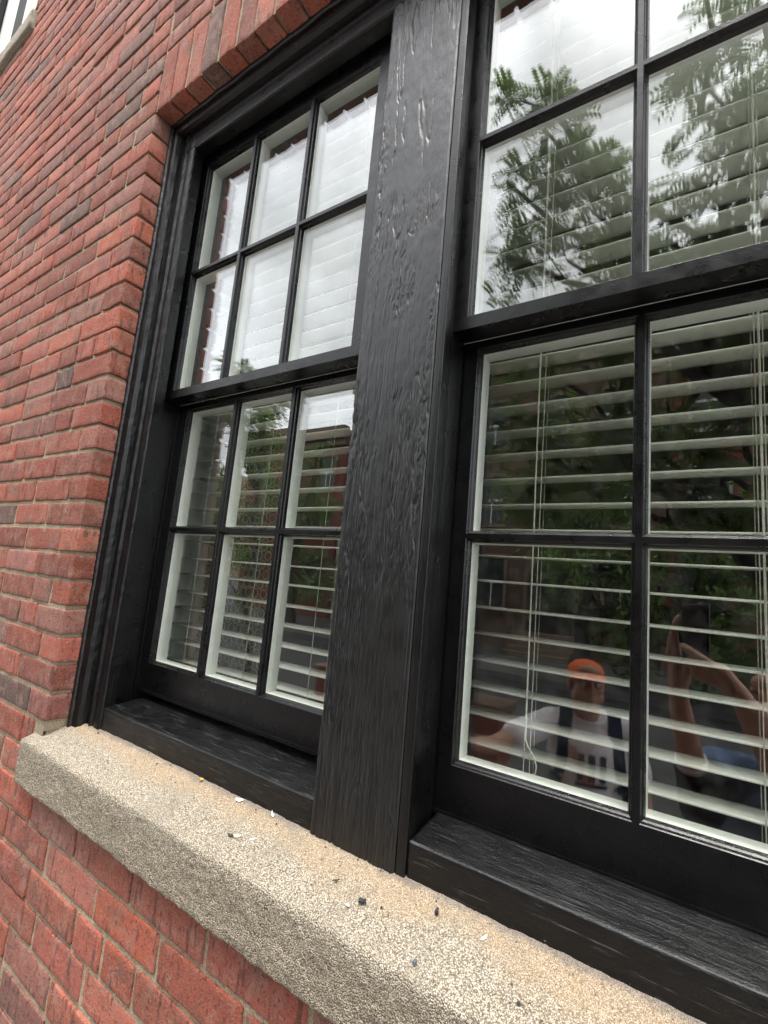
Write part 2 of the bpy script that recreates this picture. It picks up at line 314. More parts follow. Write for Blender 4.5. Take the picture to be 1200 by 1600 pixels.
def wall_bricks():
    Vs, Fs, Ts, SV, SF, ST = [], [], [], [], [], []; n = [0, 0]
    def put(x0, x1, z0, z1, y1=.045, soldier=False, e0=.0048, e1=.0048):
        cx, cz = (x0 + x1) / 2, (z0 + z1) / 2; near = math.hypot(cx - .5, cz - .3) < 1.25
        dx, dy, dz = rng.normal(0, .0010), rng.normal(0, .0012) , rng.normal(0, .0008)
        r = .0022; res = (14, 6, 8) if near else (6, 2, 4)
        if soldier: res = (7, 7, 14)
        V, F = brick(x0 + e0, x1 - e1, 0 + dy, y1, z0 + (.0002 if soldier else .0050), z1 - .0050, *res, r, 0, 0)
        if e0 < .001 or e1 < .001: dx = 0
        t = rng.normal(0, .006); V[:, 2] += (V[:, 0] - cx) * t + dz; V[:, 0] += dx
        D = np.stack([vnoise(V, 38, 1), vnoise(V, 38, 2), vnoise(V, 38, 3)], 1) * .0013 + np.stack([vnoise(V, 130, 4, 2), vnoise(V, 130, 5, 2), vnoise(V, 130, 6, 2)], 1) * .0012
        V = V + D
        tint = np.array([rng.random(), rng.random(), rng.random(), 1]); T = np.repeat(tint[None], len(V), 0)
        if soldier: SV.append(V); SF.append(F + n[1]); ST.append(T); n[1] += len(V)
        else: Vs.append(V); Fs.append(F + n[0]); Ts.append(T); n[0] += len(V)
    P = .214
    fixed = {0: [-.107], 1: [-.205], 2: [-.102, -.317], 3: [-.159, -.264], 4: [-.102], 5: [-.213, -.427], 6: [-.101, -.318], 7: [-.212, -.427], 8: [-.101, -.315, -.532], 9: [-.212, -.424], 10: [-.094, -.307], 11: [-.165, -.266, -.373]}
    low = {-3: .012, -4: .110, -5: .055, -6: .112, -7: .0}
    for k in range(-20, 76):
        z0, z1 = zc(k), zc(k + 1)
        if k < 0:
            off = low.get(k, (.107 if k % 2 else 0) + rng.uniform(-.01, .01)); x = off
            js = [off + P * i for i in range(-18, 14)]
            if k == -5: js.remove(off + 0 * P) if False else js.append(off + P * 1 + .107)
            js = sorted(js)
            segs = list(zip(js[:-1], js[1:]))
            if k in (-1, -2):
                segs = [(a, min(b, -.056)) for a, b in segs if a < -.09] + [(max(a, OX1 + .05), b) for a, b in segs if b > OX1 + .09]
        else:
            js = [0.0] + fixed.get(k, [-.107] if k % 2 == 0 else [-.214])
            while js[-1] > -3.9:
                js.append(js[-1] - (P if rng.random() > .10 else P / 2) + rng.normal(0, .0015))
            js = js[::-1]; segs = list(zip(js[:-1], js[1:]))
            if k >= 28:
                j2 = [0.0]
                while j2[-1] < 2.5: j2.append(j2[-1] + P)
                segs += list(zip(j2[:-1], j2[1:]))
            else:
                a = OX1 if k < 25 else OX1 + .0; j2 = [a] + [a + (.107 if k % 2 == 0 else .214)]
                while j2[-1] < 2.5: j2.append(j2[-1] + P)
                segs += list(zip(j2[:-1], j2[1:]))
        for a, b in segs:
            if z1 > W2Z - .145 + .01 and z0 < W2Z - .01 and b > W2X0 - .05 and a < W2X1 + .05:   # second sill
                if a < W2X0 - .05: b = W2X0 - .05
                elif b > W2X1 + .05: a = W2X1 + .05
                else: continue
            if z0 >= W2Z - .01 and z0 < W2Z + 1.66 and b > W2X0 and a < W2X1:
                if a < W2X0: b = W2X0
                elif b > W2X1: a = W2X1
                else: continue
            if b - a < .03: continue
            edge = abs(b) < .002 or abs(a - OX1) < .002 or abs(a - W2X1) < .002 or abs(b - W2X0) < .002
            ea = (abs(a - OX1) < .002 and 0 <= k < 25) or (abs(a - W2X1) < .002 and z0 > W2Z - .02); eb = (abs(b) < .002 and 0 <= k < 25) or (abs(b - W2X0) < .002 and z0 > W2Z - .02)
            put(a, b, z0, z1, .100 if edge and k >= 0 else .045, False, 0 if ea else .0048, 0 if eb else .0048)
    x = 0.0; sp = OX1 / 27
    for i in range(27): put(x, x + sp, ZTOP, zc(28), .100, True); x += sp
    return [np.concatenate(q) for q in (Vs, Fs, Ts)], [np.concatenate(q) for q in (SV, SF, ST)]
A, B = wall_bricks()
wall = empty('brick_wall', 'red brick house wall with raked sand mortar around the black windows', 'wall', (-.4, 0, GZ))
link('brick_courses', np_mesh('brick_courses', A[0], A[1], MB_['brick'], True, A[2]), None, wall)
link('soldier_course', np_mesh('soldier_course', B[0], B[1], MB_['brick'], True, B[2]), None, wall)
def gridsheet(P0, U, Vv, nu, nv, amp, sc, seed, nrm):
    a, b = np.meshgrid(np.linspace(0, 1, nu + 1), np.linspace(0, 1, nv + 1), indexing='ij'); V = np.array(P0) + a.reshape(-1, 1) * np.array(U) + b.reshape(-1, 1) * np.array(Vv)
    V = V + (vnoise(V, sc, seed, 2) * amp)[:, None] * np.array(nrm)
    i = np.arange(nu)[:, None] * (nv + 1) + np.arange(nv)[None]; F = np.stack([i, i + nv + 1, i + nv + 2, i + 1], -1).reshape(-1, 4); return V, F
def mortar():
    V, F, n = [], [], 0
    R = [((-.0065, -.0), None)]
    def g(P0, U, Vv, res, nrm, amp=.0014):
        nonlocal n
        nu = max(1, int(np.linalg.norm(U) / res)); nv = max(1, int(np.linalg.norm(Vv) / res)); a, b = gridsheet(P0, U, Vv, nu, nv, amp, 60, 9, nrm); V.append(a); F.append(b + n); n += len(a)
    Y = .0042; e = .0058
    g((-1.3, Y, -.7), (1.3 - .0095, 0, 0), (0, 0, 2.6), .012, (0, 1, 0)); g((-3.95, Y, -1.5), (2.65, 0, 0), (0, 0, W2Z - .13 + 1.5), .03, (0, 1, 0))
    g((-1.3, Y, 1.9), (1.3 - e, 0, 0), (0, 0, 3.3), .02, (0, 1, 0)); g((-e, Y, ZTOP + e), (OX1 + 2 * e, 0, 0), (0, 0, 3.5), .012, (0, 1, 0))
    g((-e, Y, -.7), (OX1 + 2 * e, 0, 0), (0, 0, .66), .008, (0, 1, 0)); g((-1.3, Y, -1.5), (3.9, 0, 0), (0, 0, .8), .03, (0, 1, 0))
    g((OX1 + e, Y, -.7), (.75, 0, 0), (0, 0, 5.9), .02, (0, 1, 0))
    g((-3.95, Y, W2Z - .13), (W2X0 + 3.95 - e, 0, 0), (0, 0, 2.3), .03, (0, 1, 0)); g((W2X1 + e, Y, W2Z - .13), (-1.3 - W2X1 - e, 0, 0), (0, 0, 2.3), .03, (0, 1, 0))
    g((W2X0 - e, Y, W2Z + 1.66), (W2X1 - W2X0 + 2 * e, 0, 0), (0, 0, .5), .03, (0, 1, 0))
    g((-.0095, Y, -.02), (0, .12, 0), (0, 0, ZTOP + .03), .010, (1, 0, 0), .0012); g((OX1 + e, Y, -.02), (0, .12, 0), (0, 0, ZTOP + .03), .02, (1, 0, 0), .001)
    g((-e, Y, ZTOP + .0095), (OX1 + 2 * e, 0, 0), (0, .12, 0), .010, (0, 0, 1), .0012)
    for x in (W2X0 - e, W2X1 + e): g((x, Y, W2Z), (0, .12, 0), (0, 0, 1.7), .03, (1, 0, 0), .001)
    return np.concatenate(V), np.concatenate(F)
a, b = mortar(); link('mortar', np_mesh('mortar', a, b, MB_['mortar']), None, wall)
m = MB()   # the masonry behind the facing bricks
for q in ((-3.95, -.012, .012, .40, -1.5, W2Z - .14), (OX1 + .009, 2.6, .012, .40, -1.5, 5.2), (-.009, OX1 + .009, .012, .40, -1.5, -.14), (-.009, OX1 + .009, .012, .40, ZTOP + .012, 5.2),
          (-3.95, W2X0 - .009, .012, .40, W2Z - .14, 5.2), (W2X1 + .009, -.009, .012, .40, W2Z - .14, 5.2), (W2X0 - .009, W2X1 + .009, .012, .4, W2Z + 1.672, 5.2)): m.box(*q)
m.build('masonry_core', MB_['mortar'], wall)

# ------------------------------------------------------------------ stone sills
def stone_z(y):      # height of the top of the sill, z = 0 at the back
    return float(np.interp(y, [-.03, -.020, -.010, .085, .2], [-.060, -.046, -.036, -.003, 0]))
def make_stone(x0, x1, zb, label, cat='sill', near=True):
    prof = [(.10, -.138), (-.020, -.1385), (-.0228, -.1355), (-.0228, -.125)] + [(-.0226, z) for z in np.linspace(-.12, -.050, 12)] + [(-.0222, -.0445), (-.0200, -.0405), (-.0150, -.0380), (-.006, -.0350)] + [(y, stone_z(y)) for y in np.linspace(.004, .13, 22)]
    pr = np.array(prof); L_ = np.concatenate([[0], np.cumsum(np.linalg.norm(np.diff(pr, axis=0), axis=1))]); s = np.arange(0, L_[-1], .0036 if near else .02); yy = np.interp(s, L_, pr[:, 0]); zz = np.interp(s, L_, pr[:, 1])
    nx = int((x1 - x0) / (.004 if near else .04)); xs = np.linspace(x0, x1, nx + 1); X, K = np.meshgrid(xs, np.arange(len(s)), indexing='ij')
    V = np.stack([X.ravel(), yy[K.ravel()], zz[K.ravel()] + zb], 1); ns = len(s)
    i = np.arange(nx)[:, None] * ns + np.arange(ns - 1)[None]; F = [np.stack([i, i + ns, i + ns + 1, i + 1], -1).reshape(-1, 4)[:, ::-1]]
    for e, xx in ((0, x0), (nx, x1)):      # end faces: fan strips to the back
        m0 = len(V); back = np.stack([np.full(ns, xx), np.full(ns, .13), np.linspace(zb - .137, zb, ns)], 1)
        ring = V[e * ns:(e + 1) * ns]; mid = [ring * (1 - t) + back * t for t in (.12, .3, .6, 1)]; V = np.concatenate([V] + mid)
        prev = np.arange(ns) + e * ns
        for q in range(4):
            cur = m0 + q * ns + np.arange(ns); F.append(np.stack([prev[:-1], prev[1:], cur[1:], cur[:-1]], 1)); prev = cur
    F = np.concatenate(F)
    am = .0016 if near else .003
    top = np.clip((V[:, 2] - zb + .05) / .02, 0, 1); D = np.stack([vnoise(V, 150, s_, 2) for s_ in (1, 2, 3)], 1) * am * (1.25 - .45 * top)[:, None] + np.stack([vnoise(V, 22, s_, 2) for s_ in (4, 5, 6)], 1) * .0022
    V = V + D
    o = link('stone_sill', np_mesh('stone_sill', V, F, MB_['stone']), None); return tag(o, label, cat)
make_stone(-.05, OX1 + .05, 0, 'rough tan stone sill below the black windows, littered with paint chips')
make_stone(W2X0 - .05, W2X1 + .05, W2Z, 'short stone sill of the far upper window at the top left corner', near=False)

# ------------------------------------------------------------------ windows
RP = [(0, 0), (.0012, .0012), (.0024, .0062), (.0045, .0082), (.0065, .0146)]     # putty side of a pane: (inset, depth)
MW = .008
def cell_quads(mb, rect, y0, side, prof):
    x0, x1, z0, z1 = rect
    for (d0, e0), (d1, e1) in zip(prof[:-1], prof[1:]):
        c0 = [(x0 + d0, y0 + e0, z0 + d0), (x1 - d0, y0 + e0, z0 + d0), (x1 - d0, y0 + e0, z1 - d0), (x0 + d0, y0 + e0, z1 - d0)]
        c1 = [(x0 + d1, y0 + e1, z0 + d1), (x1 - d1, y0 + e1, z0 + d1), (x1 - d1, y0 + e1, z1 - d1), (x0 + d1, y0 + e1, z1 - d1)]
        i, j = {'b': (0, 1), 'r': (1, 2), 't': (2, 3), 'l': (3, 0)}[side]
        mb.add([c0[i], c0[j], c1[j], c1[i]], [(0, 1, 2, 3)])
def make_sash(win, name, y0, xs0, xs1, zs0, zs1, gx0, gx1, gz0, gzm, gz1, ncol, thick=.045):
    w = (gx1 - gx0 - (ncol - 1) * MW) / ncol; cols = [(gx0 + i * (w + MW), gx0 + i * (w + MW) + w) for i in range(ncol)]
    rows = [(gz0, gzm - MW / 2), (gzm + MW / 2, gz1)]
    m = MB(); yb = y0 + thick
    # stiles and rails as boxes with their pane side closed by the moulding
    m.box(xs0, gx0, y0, yb, zs0, zs1); m.box(gx1, xs1, y0, yb, zs0, zs1)
    m.box(gx0, gx1, y0 + .0001, yb, zs0, gz0); m.box(gx0, gx1, y0 + .0001, yb, gz1, zs1)
    for ci, (a, b) in enumerate(cols):
        for ri, (c, d) in enumerate(rows):
            R = (a, b, c, d)
            if ci == 0: cell_quads(m, R, y0, 'l', RP)
            if ci == ncol - 1: cell_quads(m, R, y0, 'r', RP)
            if ri == 0: cell_quads(m, R, y0, 'b', RP)
            if ri == 1: cell_quads(m, R, y0, 't', RP)
    sash = m.build(name, MB_['sash'], win)
    for ci in range(ncol - 1):
        m = MB(); a, b = cols[ci][1], cols[ci + 1][0]
        m.add([(a, y0, gz0), (b, y0, gz0), (b, y0, gz1), (a, y0, gz1)], [(0, 1, 2, 3)])
        for c, d in rows: cell_quads(m, (*cols[ci], c, d), y0, 'r', RP); cell_quads(m, (*cols[ci + 1], c, d), y0, 'l', RP)
        m.build('upright_muntin', MB_['sash'], sash)
    m = MB()
    for a, b in cols:
        m.add([(a, y0, rows[0][1]), (b, y0, rows[0][1]), (b, y0, rows[1][0]), (a, y0, rows[1][0])], [(0, 1, 2, 3)])
        cell_quads(m, (a, b, *rows[0]), y0, 't', RP); cell_quads(m, (a, b, *rows[1]), y0, 'b', RP)
    m.build('cross_muntin', MB_['sash'], sash)
    m = MB(); WP = [(.0062, .0150), (.0062, .0460), (.0015, .0475)]
    for a, b in cols:
        for c, d in rows:
            for sd_ in 'lrbt': cell_quads(m, (a, b, c, d), y0, sd_, WP)
    yq = y0 + .0475; xx = [xs0] + [q for p in cols for q in (p[0] + .0015, p[1] - .0015)] + [xs1]
    for i in range(0, len(xx), 2): m.add([(xx[i], yq, zs0), (xx[i + 1], yq, zs0), (xx[i + 1], yq, zs1), (xx[i], yq, zs1)], [(0, 1, 2, 3)])
    for c, d in ((zs0, rows[0][0] + .0015), (rows[0][1] - .0015, rows[1][0] + .0015), (rows[1][1] - .0015, zs1)):
        for a, b in cols: m.add([(a + .0015, yq, c), (b - .0015, yq, c), (b - .0015, yq, d), (a + .0015, yq, d)], [(0, 1, 2, 3)])
    m.build('inner_frame', MB_['white'], sash)
    for a, b in cols:
        for c, d in rows:
            g = MB(); e = .0055
            for ya, yb2 in ((.0140, .0170), (.0260, .0290)):
                g.box(a + e, b - e, y0 + ya, y0 + yb2, c + e, d - e)
            tl_, tm = rng.normal(0, .0022), rng.normal(0, .0022); cx_, cz_ = (a + b) / 2, (c + d) / 2
            g.v = [(x, y + (x - cx_) * tl_ + (z - cz_) * tm, z) for x, y, z in g.v]; g.build('glass_pane', MB_['glass'], sash)
    return sash
def rough_box(x0, x1, y0, y1, z0, z1, res, amp, sc, seed, mat, name, parent, top=None, stretch=(1, 1, 1), extra=None, r=.003):
    nx, ny, nz = [max(2, int(round((b - a) / q))) for a, b, q in zip((x0, y0, z0), (x1, y1, z1), res)]
    V, F = brick(x0, x1, y0, y1, z0, z1, nx, ny, nz, r, 0, 0)
    if top is not None: V[:, 2] += (V[:, 2] - z0) / (z1 - z0) * np.interp(V[:, 1], [y0, y1], [0, top])
    S_ = V * np.array(stretch); D = np.stack([vnoise(S_, sc, seed + i, 3) for i in range(3)], 1) * amp; V2 = V + D
    if extra is not None: V2 = extra(V, V2)
    return link(name, np_mesh(name, V2, F, mat), None, parent)

YU, YL = .1213, .1734
def make_window(name, label, z0, jl, jr, gxl, gxr, ncol, zb, zr, sill_x, heavy=True, sky_panel=False):
    win = empty(name, label, 'window', ((jl + jr) / 2, .13, z0))
    m = MB(); zt = 1.602 + z0
    for j, s in ((jl, -1), (jr, 1)):
        m.box(*sorted((j, j + s * .03)), .0975, .168, z0 + .03, zt + .03)                      # jamb beside the upper sash
        m.box(*sorted((j - s * .010, j + s * .03)), .1672, .1722, z0 + .03, zt)                  # parting bead
        m.box(*sorted((j - s * .018, j + s * .03)), .1724, .235, z0 + .03, zt + .03)             # track of the lower sash
    m.box(jl, jr, .0975, .24, zt, zt + .04); m.box(jl, jr, .1672, .1722, zt - .01, zt)
    m.build('window_frame', MB_['frame'], win)
    us = make_sash(win, 'upper_sash', YU, jl + .001, jr - .001, z0 + .843, zt - .001, gxl, gxr, z0 + .8657, z0 + 1.2144, z0 + 1.5571, ncol)
    ls = make_sash(win, 'lower_sash', YL, jl + .019, jr - .019, z0 + zb, z0 + .868, gxl, gxr, z0 + zr, z0 + .4935, z0 + .832, ncol)
    if sky_panel:
        m = MB(); m.box(jl, jr, .118, .1205, z0 + .06, zt); m.build('white_sky_panel', MB_['white'], win)  # added white panel before the glass, imitating bright sky reflected in it
    m = MB(); m.box(jl + .019, jr - .019, YL - .004, YL + .0002, z0 + zb, z0 + zb + .006); m.build('drip_edge', MB_['sash'], ls)
    if heavy:
        rough_box(sill_x[0], sill_x[1], .083, .235, z0 - .012, z0 + .0436, (.004, .006, .006), .0011, 130, 5, MB_['sillw'], 'wooden_sill', win, top=.018, stretch=(.12, 1, 1))
    else:
        m = MB(); m.box(sill_x[0], sill_x[1], .083, .235, z0 - .012, z0 + .05); m.build('wooden_sill', MB_['sillw'], win)
    return win
win1 = make_window('sash_window', 'narrow black six over six sash window nearest the brick corner', 0, .062, .763, .1067, .718, 3, .0707, .1424, (.0935, .7735))
win2 = make_window('sash_window', 'wide black sash window to the right of the cracked post, people reflected in it', 0, .925, 1.800, .9696, .9696 + .2638 * 3 - MW, 3, .0517, .1272, (.9515, OX1 - .01))

# casing round the pair: brickmould, head, right side; the rough post between the windows
cas = empty('window_casing', 'black painted timber casing round both windows, caulked against the bricks', 'casing', (.0, .07, 0))
def casing_side(x, s, z0, z1, near):
    m = MB(); P_ = [(-.012, .0560), (.022, .0560), (.029, .0590), (.0325, .0690), (.0335, .0785), (.048, .0785), (.051, .0755), (.055, .0750), (.058, .0790), (.0605, .0830), (.064, .0785), (.078, .0775), (.083, .0785), (.0875, .0765), (.093, .0790), (.0945, .0830), (.0945, .1100), (-.012, .1100)]
    # subdivide along z so the paint can be uneven
    n = int((z1 - z0) / (.006 if near else .1)); V = []; K = len(P_)
    for i in range(n + 1):
        z = z0 + (z1 - z0) * i / n
        V += [(x + s * p, q, z) for p, q in P_]
    V = np.array(V, float); a = .0011 if near else 0
    V += np.stack([vnoise(V * np.array([1, 1, .35]), 160, 7 + i, 2) for i in range(3)], 1) * a * np.array([1, 1, .2])
    i = np.arange(n)[:, None] * K + np.arange(K)[None]; j = np.arange(n)[:, None] * K + (np.arange(K)[None] + 1) % K
    F = np.stack([i, j, j + K, i + K], -1).reshape(-1, 4)
    return V, (F if s > 0 else F[:, ::-1])
V, F = casing_side(0, 1, -.022, ZTOP - .033, True); link('casing_board', np_mesh('casing_board', V, F, MB_['frame'], False), None, cas)
V, F = casing_side(OX1, -1, -.022, ZTOP - .033, False); link('casing_board', np_mesh('casing_board', V, F, MB_['frame'], False), None, cas)
m = MB(); P_ = [(.008, .0560), (-.022, .0560), (-.030, .0590), (-.0335, .0690), (-.0345, .0785), (-.048, .0785), (-.051, .0755), (-.055, .0750), (-.058, .0790), (-.064, .0785), (-.083, .0785), (-.0875, .0765), (-.093, .0790), (-.0945, .0830), (-.0945, .1100), (.008, .1100)]
m.prism(P_, -.012, OX1 + .012, lambda p, q, t: (t, q, ZTOP + p)); m.build('head_casing', MB_['frame'], cas, bevel=0)
# caulk worked along the brick edge
zz = np.arange(-.02, ZTOP - .005, .0025); Q = np.stack([zz * 0 + 3, zz * 0, zz], 1); a, b, c = vnoise(Q, 9, 3, 5), vnoise(Q, 7, 9, 3), vnoise(Q, 25, 5, 4)
m = MB(); m.tube([(.0020 + .0040 * a[i], .0565 + .0020 * b[i], zz[i]) for i in range(len(zz))], [.0078 + .0016 * c[i] for i in range(len(zz))], 9)
V = np.array(m.v); V += np.stack([vnoise(V, 190, 60 + i, 3) for i in range(3)], 1) * .0013; m.v = [tuple(p) for p in V]; m.build('caulk', MB_['post'], cas, smooth=True)
pts = [(x, .0545, ZTOP - .001 - .002 * math.sin(x * 51)) for x in np.arange(0, OX1, .012)]
m = MB(); m.tube(pts, .007, 7); m.build('caulk', MB_['post'], cas, smooth=True)

def post_shape(V, V2):
    # smooth thick paint broken by long vertical cracks, lifted flakes and crumbly bands near the edges; splits in the timber below
    fr = np.clip((.095 - V[:, 1]) / .01, 0, 1); x, z = V[:, 0], V[:, 2]; y0 = x * 0; xc = (x - .7726) / .162
    low = np.clip(1.0 - z * 1.0, 0, 1); warp = vnoise(np.stack([x, y0, z], 1), 40, 5, 3) * .005 + vnoise(np.stack([x, y0, z * .3], 1), 9, 6, 2) * .012
    def line(sc, zs, seed, w, o=3): n = vnoise(np.stack([x + warp, y0, z * zs], 1), sc, seed, o); return np.exp(-(n / w) ** 2), n
    g1 = np.clip(vnoise(np.stack([x, y0, z * .5], 1), 13, 77, 3) * 6 + 1.2, 0, 1); g2 = np.clip(vnoise(np.stack([x, y0, z * .5], 1), 11, 78, 3) * 6 + .9, 0, 1)
    c1, n1 = line(34, .07, 21, .028); c2, n2 = line(70, .09, 23, .045); c3, n3 = line(120, .13, 25, .08); step = np.tanh(n1 * 30) * .00035 * g1
    edge = np.clip(1 - np.abs(xc - .93) / .07, 0, 1) + np.clip(1 - np.abs(xc - .10) / .12, 0, 1) + np.clip(vnoise(np.stack([x, y0, z * .4], 1), 10, 81, 2) * 4 - .9, 0, 1)
    crumb = vnoise(np.stack([x + warp, y0, z * .35], 1), 230, 51, 4) * .0013 * np.clip(edge * (.35 + g2), .15, 1)
    r2 = 1 - np.abs(vnoise(np.stack([x + warp * .2, y0, z * .03], 1), 60, 31, 3)) * 2; split = np.clip(r2 - .90, 0, 1) / .10 * low
    fine = vnoise(np.stack([x, y0, z * .07], 1), 380, 61, 2) * .0006 * low + vnoise(np.stack([x, y0, z * .5], 1), 120, 63, 2) * .00030
    V2[:, 1] += fr * (c1 * g1 * .0018 + c2 * g2 * .0016 + c3 * g2 * .0007 + split * .0026 - step - crumb + fine)
    return V2
post = empty('window_post', 'wide black timber post with cracked wrinkled paint between the two windows', 'post', (.853, .09, -.03))
rough_box(.7726, .9345, .0785, .168, -.030, 1.592, (.0009, .012, .0015), .0002, 70, 3, MB_['post'], 'timber_board', post, stretch=(1, 1, .15), extra=post_shape, r=.004)
rough_box(.9352, .9510, .0798, .108, -.012, 1.592, (.003, .007, .006), .0004, 60, 8, MB_['frame'], 'edge_strip', post, stretch=(1, 1, .2), r=.0015)
m = MB(); m.box(.9352, .9440, .1085, .168, .03, 1.592); m.build('post_lining', MB_['frame'], post)

# second window pair, far up at the left
cas2 = empty('window_casing', 'black casing, its right edge coloured white like sky-bright glass, round the far upper window at the top left', 'casing', (W2X0, .07, W2Z))
for x, s in ((W2X0, 1), (W2X1, -1)):
    V, F = casing_side(x, s, W2Z - .02, W2Z + 1.655, False); link('casing_board', np_mesh('casing_board', V, F, MB_['frame' if s > 0 else 'white'], False), None, cas2)  # right board coloured white in place of glass mirroring the sky
m = MB(); m.prism(P_, W2X0 - .012, W2X1 + .012, lambda p, q, t: (t, q, W2Z + 1.66 + p)); m.build('head_casing', MB_['frame'], cas2)
m = MB(); m.box(-2.185, -2.02, .0785, .168, W2Z - .02, W2Z + 1.592); m.build('middle_board', MB_['tyre'], cas2, bevel=.003)
m = MB(); m.box(-2.018, -2.006, .0795, .118, W2Z, W2Z + 1.59); m.build('white_edge_strip', MB_['white'], cas2)
make_window('sash_window', 'window with its sky reflection painted as a white panel, seen edge on high up beyond the bricks, right of its post', W2Z, -2.02, -1.492, -1.976, -1.536, 2, .06, .135, (-2.02, -1.50), False, True)
make_window('sash_window', 'window with its sky reflection painted as a white panel at the very top left corner, left of its post', W2Z, -2.715, -2.185, -2.672, -2.229, 2, .06, .135, (-2.71, -2.19), False, True)
# ------------------------------------------------------------------ the room behind
def room(x0, x1, y1, z0, z1, holes, mat, name):
    m = MB(); y0 = .242
    m.add([(x0, y1, z0), (x1, y1, z0), (x1, y1, z1), (x0, y1, z1)], [(0, 1, 2, 3)])
    for x in (x0, x1): m.add([(x, y0, z0), (x, y1, z0), (x, y1, z1), (x, y0, z1)], [(0, 1, 2, 3)])
    m.add([(x0, y0, z1), (x1, y0, z1), (x1, y1, z1), (x0, y1, z1)], [(0, 1, 2, 3)])
    o = m.build(name, mat); tag(o, kind='structure')
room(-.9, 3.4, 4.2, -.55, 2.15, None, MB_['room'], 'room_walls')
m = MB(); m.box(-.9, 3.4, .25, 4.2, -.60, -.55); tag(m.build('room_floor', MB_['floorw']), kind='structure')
m = MB()
for q in ((-.9, .016, .243, .44, -.55, 2.15), (.016, 1.845, .243, .44, -.55, .052), (.016, 1.845, .243, .44, 1.80, 2.15), (1.845, 3.4, .243, .44, -.55, 2.15), (.795, .905, .243, .262, .052, 1.80)): m.box(*q)
tag(m.build('inner_wall', MB_['white']), kind='structure')
for x0, x1 in ((W2X0 - .2, W2X1 + .2),):
    m = MB(); m.box(x0, x1, .26, 1.6, W2Z - .3, W2Z + 1.9); o = m.build('upper_room', MB_['room']); tag(o, kind='structure')

# ------------------------------------------------------------------ blinds and curtain
SP = .0473
def slat_mesh(x0, x1):
    m = MB(); n = 8; top = []; 
    for i in range(n + 1):
        t = i / n; y = .270 + .050 * t; z = .0015 * t + .0010 * math.sin(math.pi * t); top.append((y, z))
    prof = top + [(y, z - .0030) for y, z in top[::-1]]
    m.prism(prof, x0, x1, lambda p, q, t: (t, p, q)); return m.mesh('slat', MB_['slat'], True)
def blind(x0, x1, ladders, label, valz=1.665):
    b = empty('window_blind', label, 'blind', ((x0 + x1) / 2, .295, valz), 'white slatted blinds hanging inside the windows')
    me = slat_mesh(x0, x1); n = 34
    for i in range(n):
        z = .0928 + SP * i
        if z > valz - .01: break
        o = link('slat', me, None, b); o.location = (0, 0, z + random.uniform(-.0008, .0008)); o.rotation_euler = (random.uniform(-.004, .004), 0, 0)
    m = MB(); m.box(x0, x1, .268, .322, .050, .066); m.build('bottom_rail', MB_['slat'], b, bevel=.003)
    m = MB(); m.box(x0 - .004, x1 + .004, .262, .330, valz, valz + .05); m.build('head_rail', MB_['slat'], b, bevel=.002)
    m = MB(); m.box(x0 - .004, x1 + .004, .250, .256, valz - .02, valz + .07); m.build('valance', MB_['slat'], b, bevel=.002)
    for lx in ladders:
        m = MB()
        for y, r in ((.2665, .0008), (.3235, .0008)): m.tube([(lx, y, .06), (lx, y, valz)], r, 5)
        for i in range(n):
            z = .0928 + SP * i - .004
            if z < valz: m.tube([(lx, .2665, z), (lx + .001, .3235, z + .005)], .0005, 4)
        m.build('ladder_cord', MB_['cord'], b)
        if x0 > .5: m = MB(); m.tube([(lx + .010, .2655, .06), (lx + .010, .2655, valz)], .0007, 5); m.build('lift_cord', MB_['cord'], b)
    return b
bl1 = blind(.026, .770, (.1185, .3610, .5745), 'white slatted blind behind the narrow left window')
bl2 = blind(.940, 1.826, (1.0560, 1.3690, 1.70), 'white slatted blind behind the wide right window')
pull = [(1.0545, .2615, 1.60), (1.056, .2610, .9), (1.058, .2605, .5), (1.0590, .2600, .22), (1.0595, .2598, .170), (1.064, .2590, .160), (1.074, .2585, .148), (1.079, .2585, .134), (1.0775, .2590, .122), (1.072, .2600, .118)]
m = MB(); m.tube(pull, .0014, 6); m.build('pull_cord', MB_['cord'], bl2, smooth=True)
pull = [(1.3735, .2610, 1.60), (1.374, .2605, .6), (1.3735, .2600, .33), (1.3760, .2595, .22), (1.3790, .2590, .185), (1.376, .2590, .12), (1.375, .2590, .085)]
m = MB(); m.tube(pull, .0017, 6); m.build('pull_cord', MB_['cord'], bl2, smooth=True)
cur = empty('lace_curtain', 'grey green curtain with rows of rings hanging behind the left blind', 'curtain', (.17, .37, 1.6))
m = MB(); pr_ = [(x, .372 + .006 * math.sin(x * 42)) for x in np.linspace(-.05, .378, 40)]
m.prism(pr_ + [(a, b + .0015) for a, b in pr_[::-1]], .06, 1.62, lambda p, q, t: (p, q, t)); m.build('net', MB_['lace2'] if 'lace2' in MB_ else MB_['lace'], cur, smooth=False)
m = MB()
px_ = .0305; pz_ = .0305
for r in range(50):
    for c in range(15):
        x = -.045 + c * px_ + (px_ / 2 if r % 2 else 0); z = .075 + r * pz_ * .87
        if x > .372: continue
        y = .368 + .006 * math.sin(x * 42); R0 = .0125; vs = []; fs = []
        for i in range(14):
            t = 2 * math.pi * i / 14
            for k in range(4):
                u = math.pi / 2 * k; rr = R0 + .0026 * math.cos(u); vs.append((x + rr * math.cos(t), y + .0016 * math.sin(u), z + rr * math.sin(t)))
        for i in range(14):
            for k in range(4): fs.append((i * 4 + k, i * 4 + (k + 1) % 4, (i + 1) % 14 * 4 + (k + 1) % 4, (i + 1) % 14 * 4 + k))
        m.add(vs, fs)
m.build('lace_rings', MB_['ring'] if 'ring' in MB_ else MB_['lace'], cur, smooth=True)

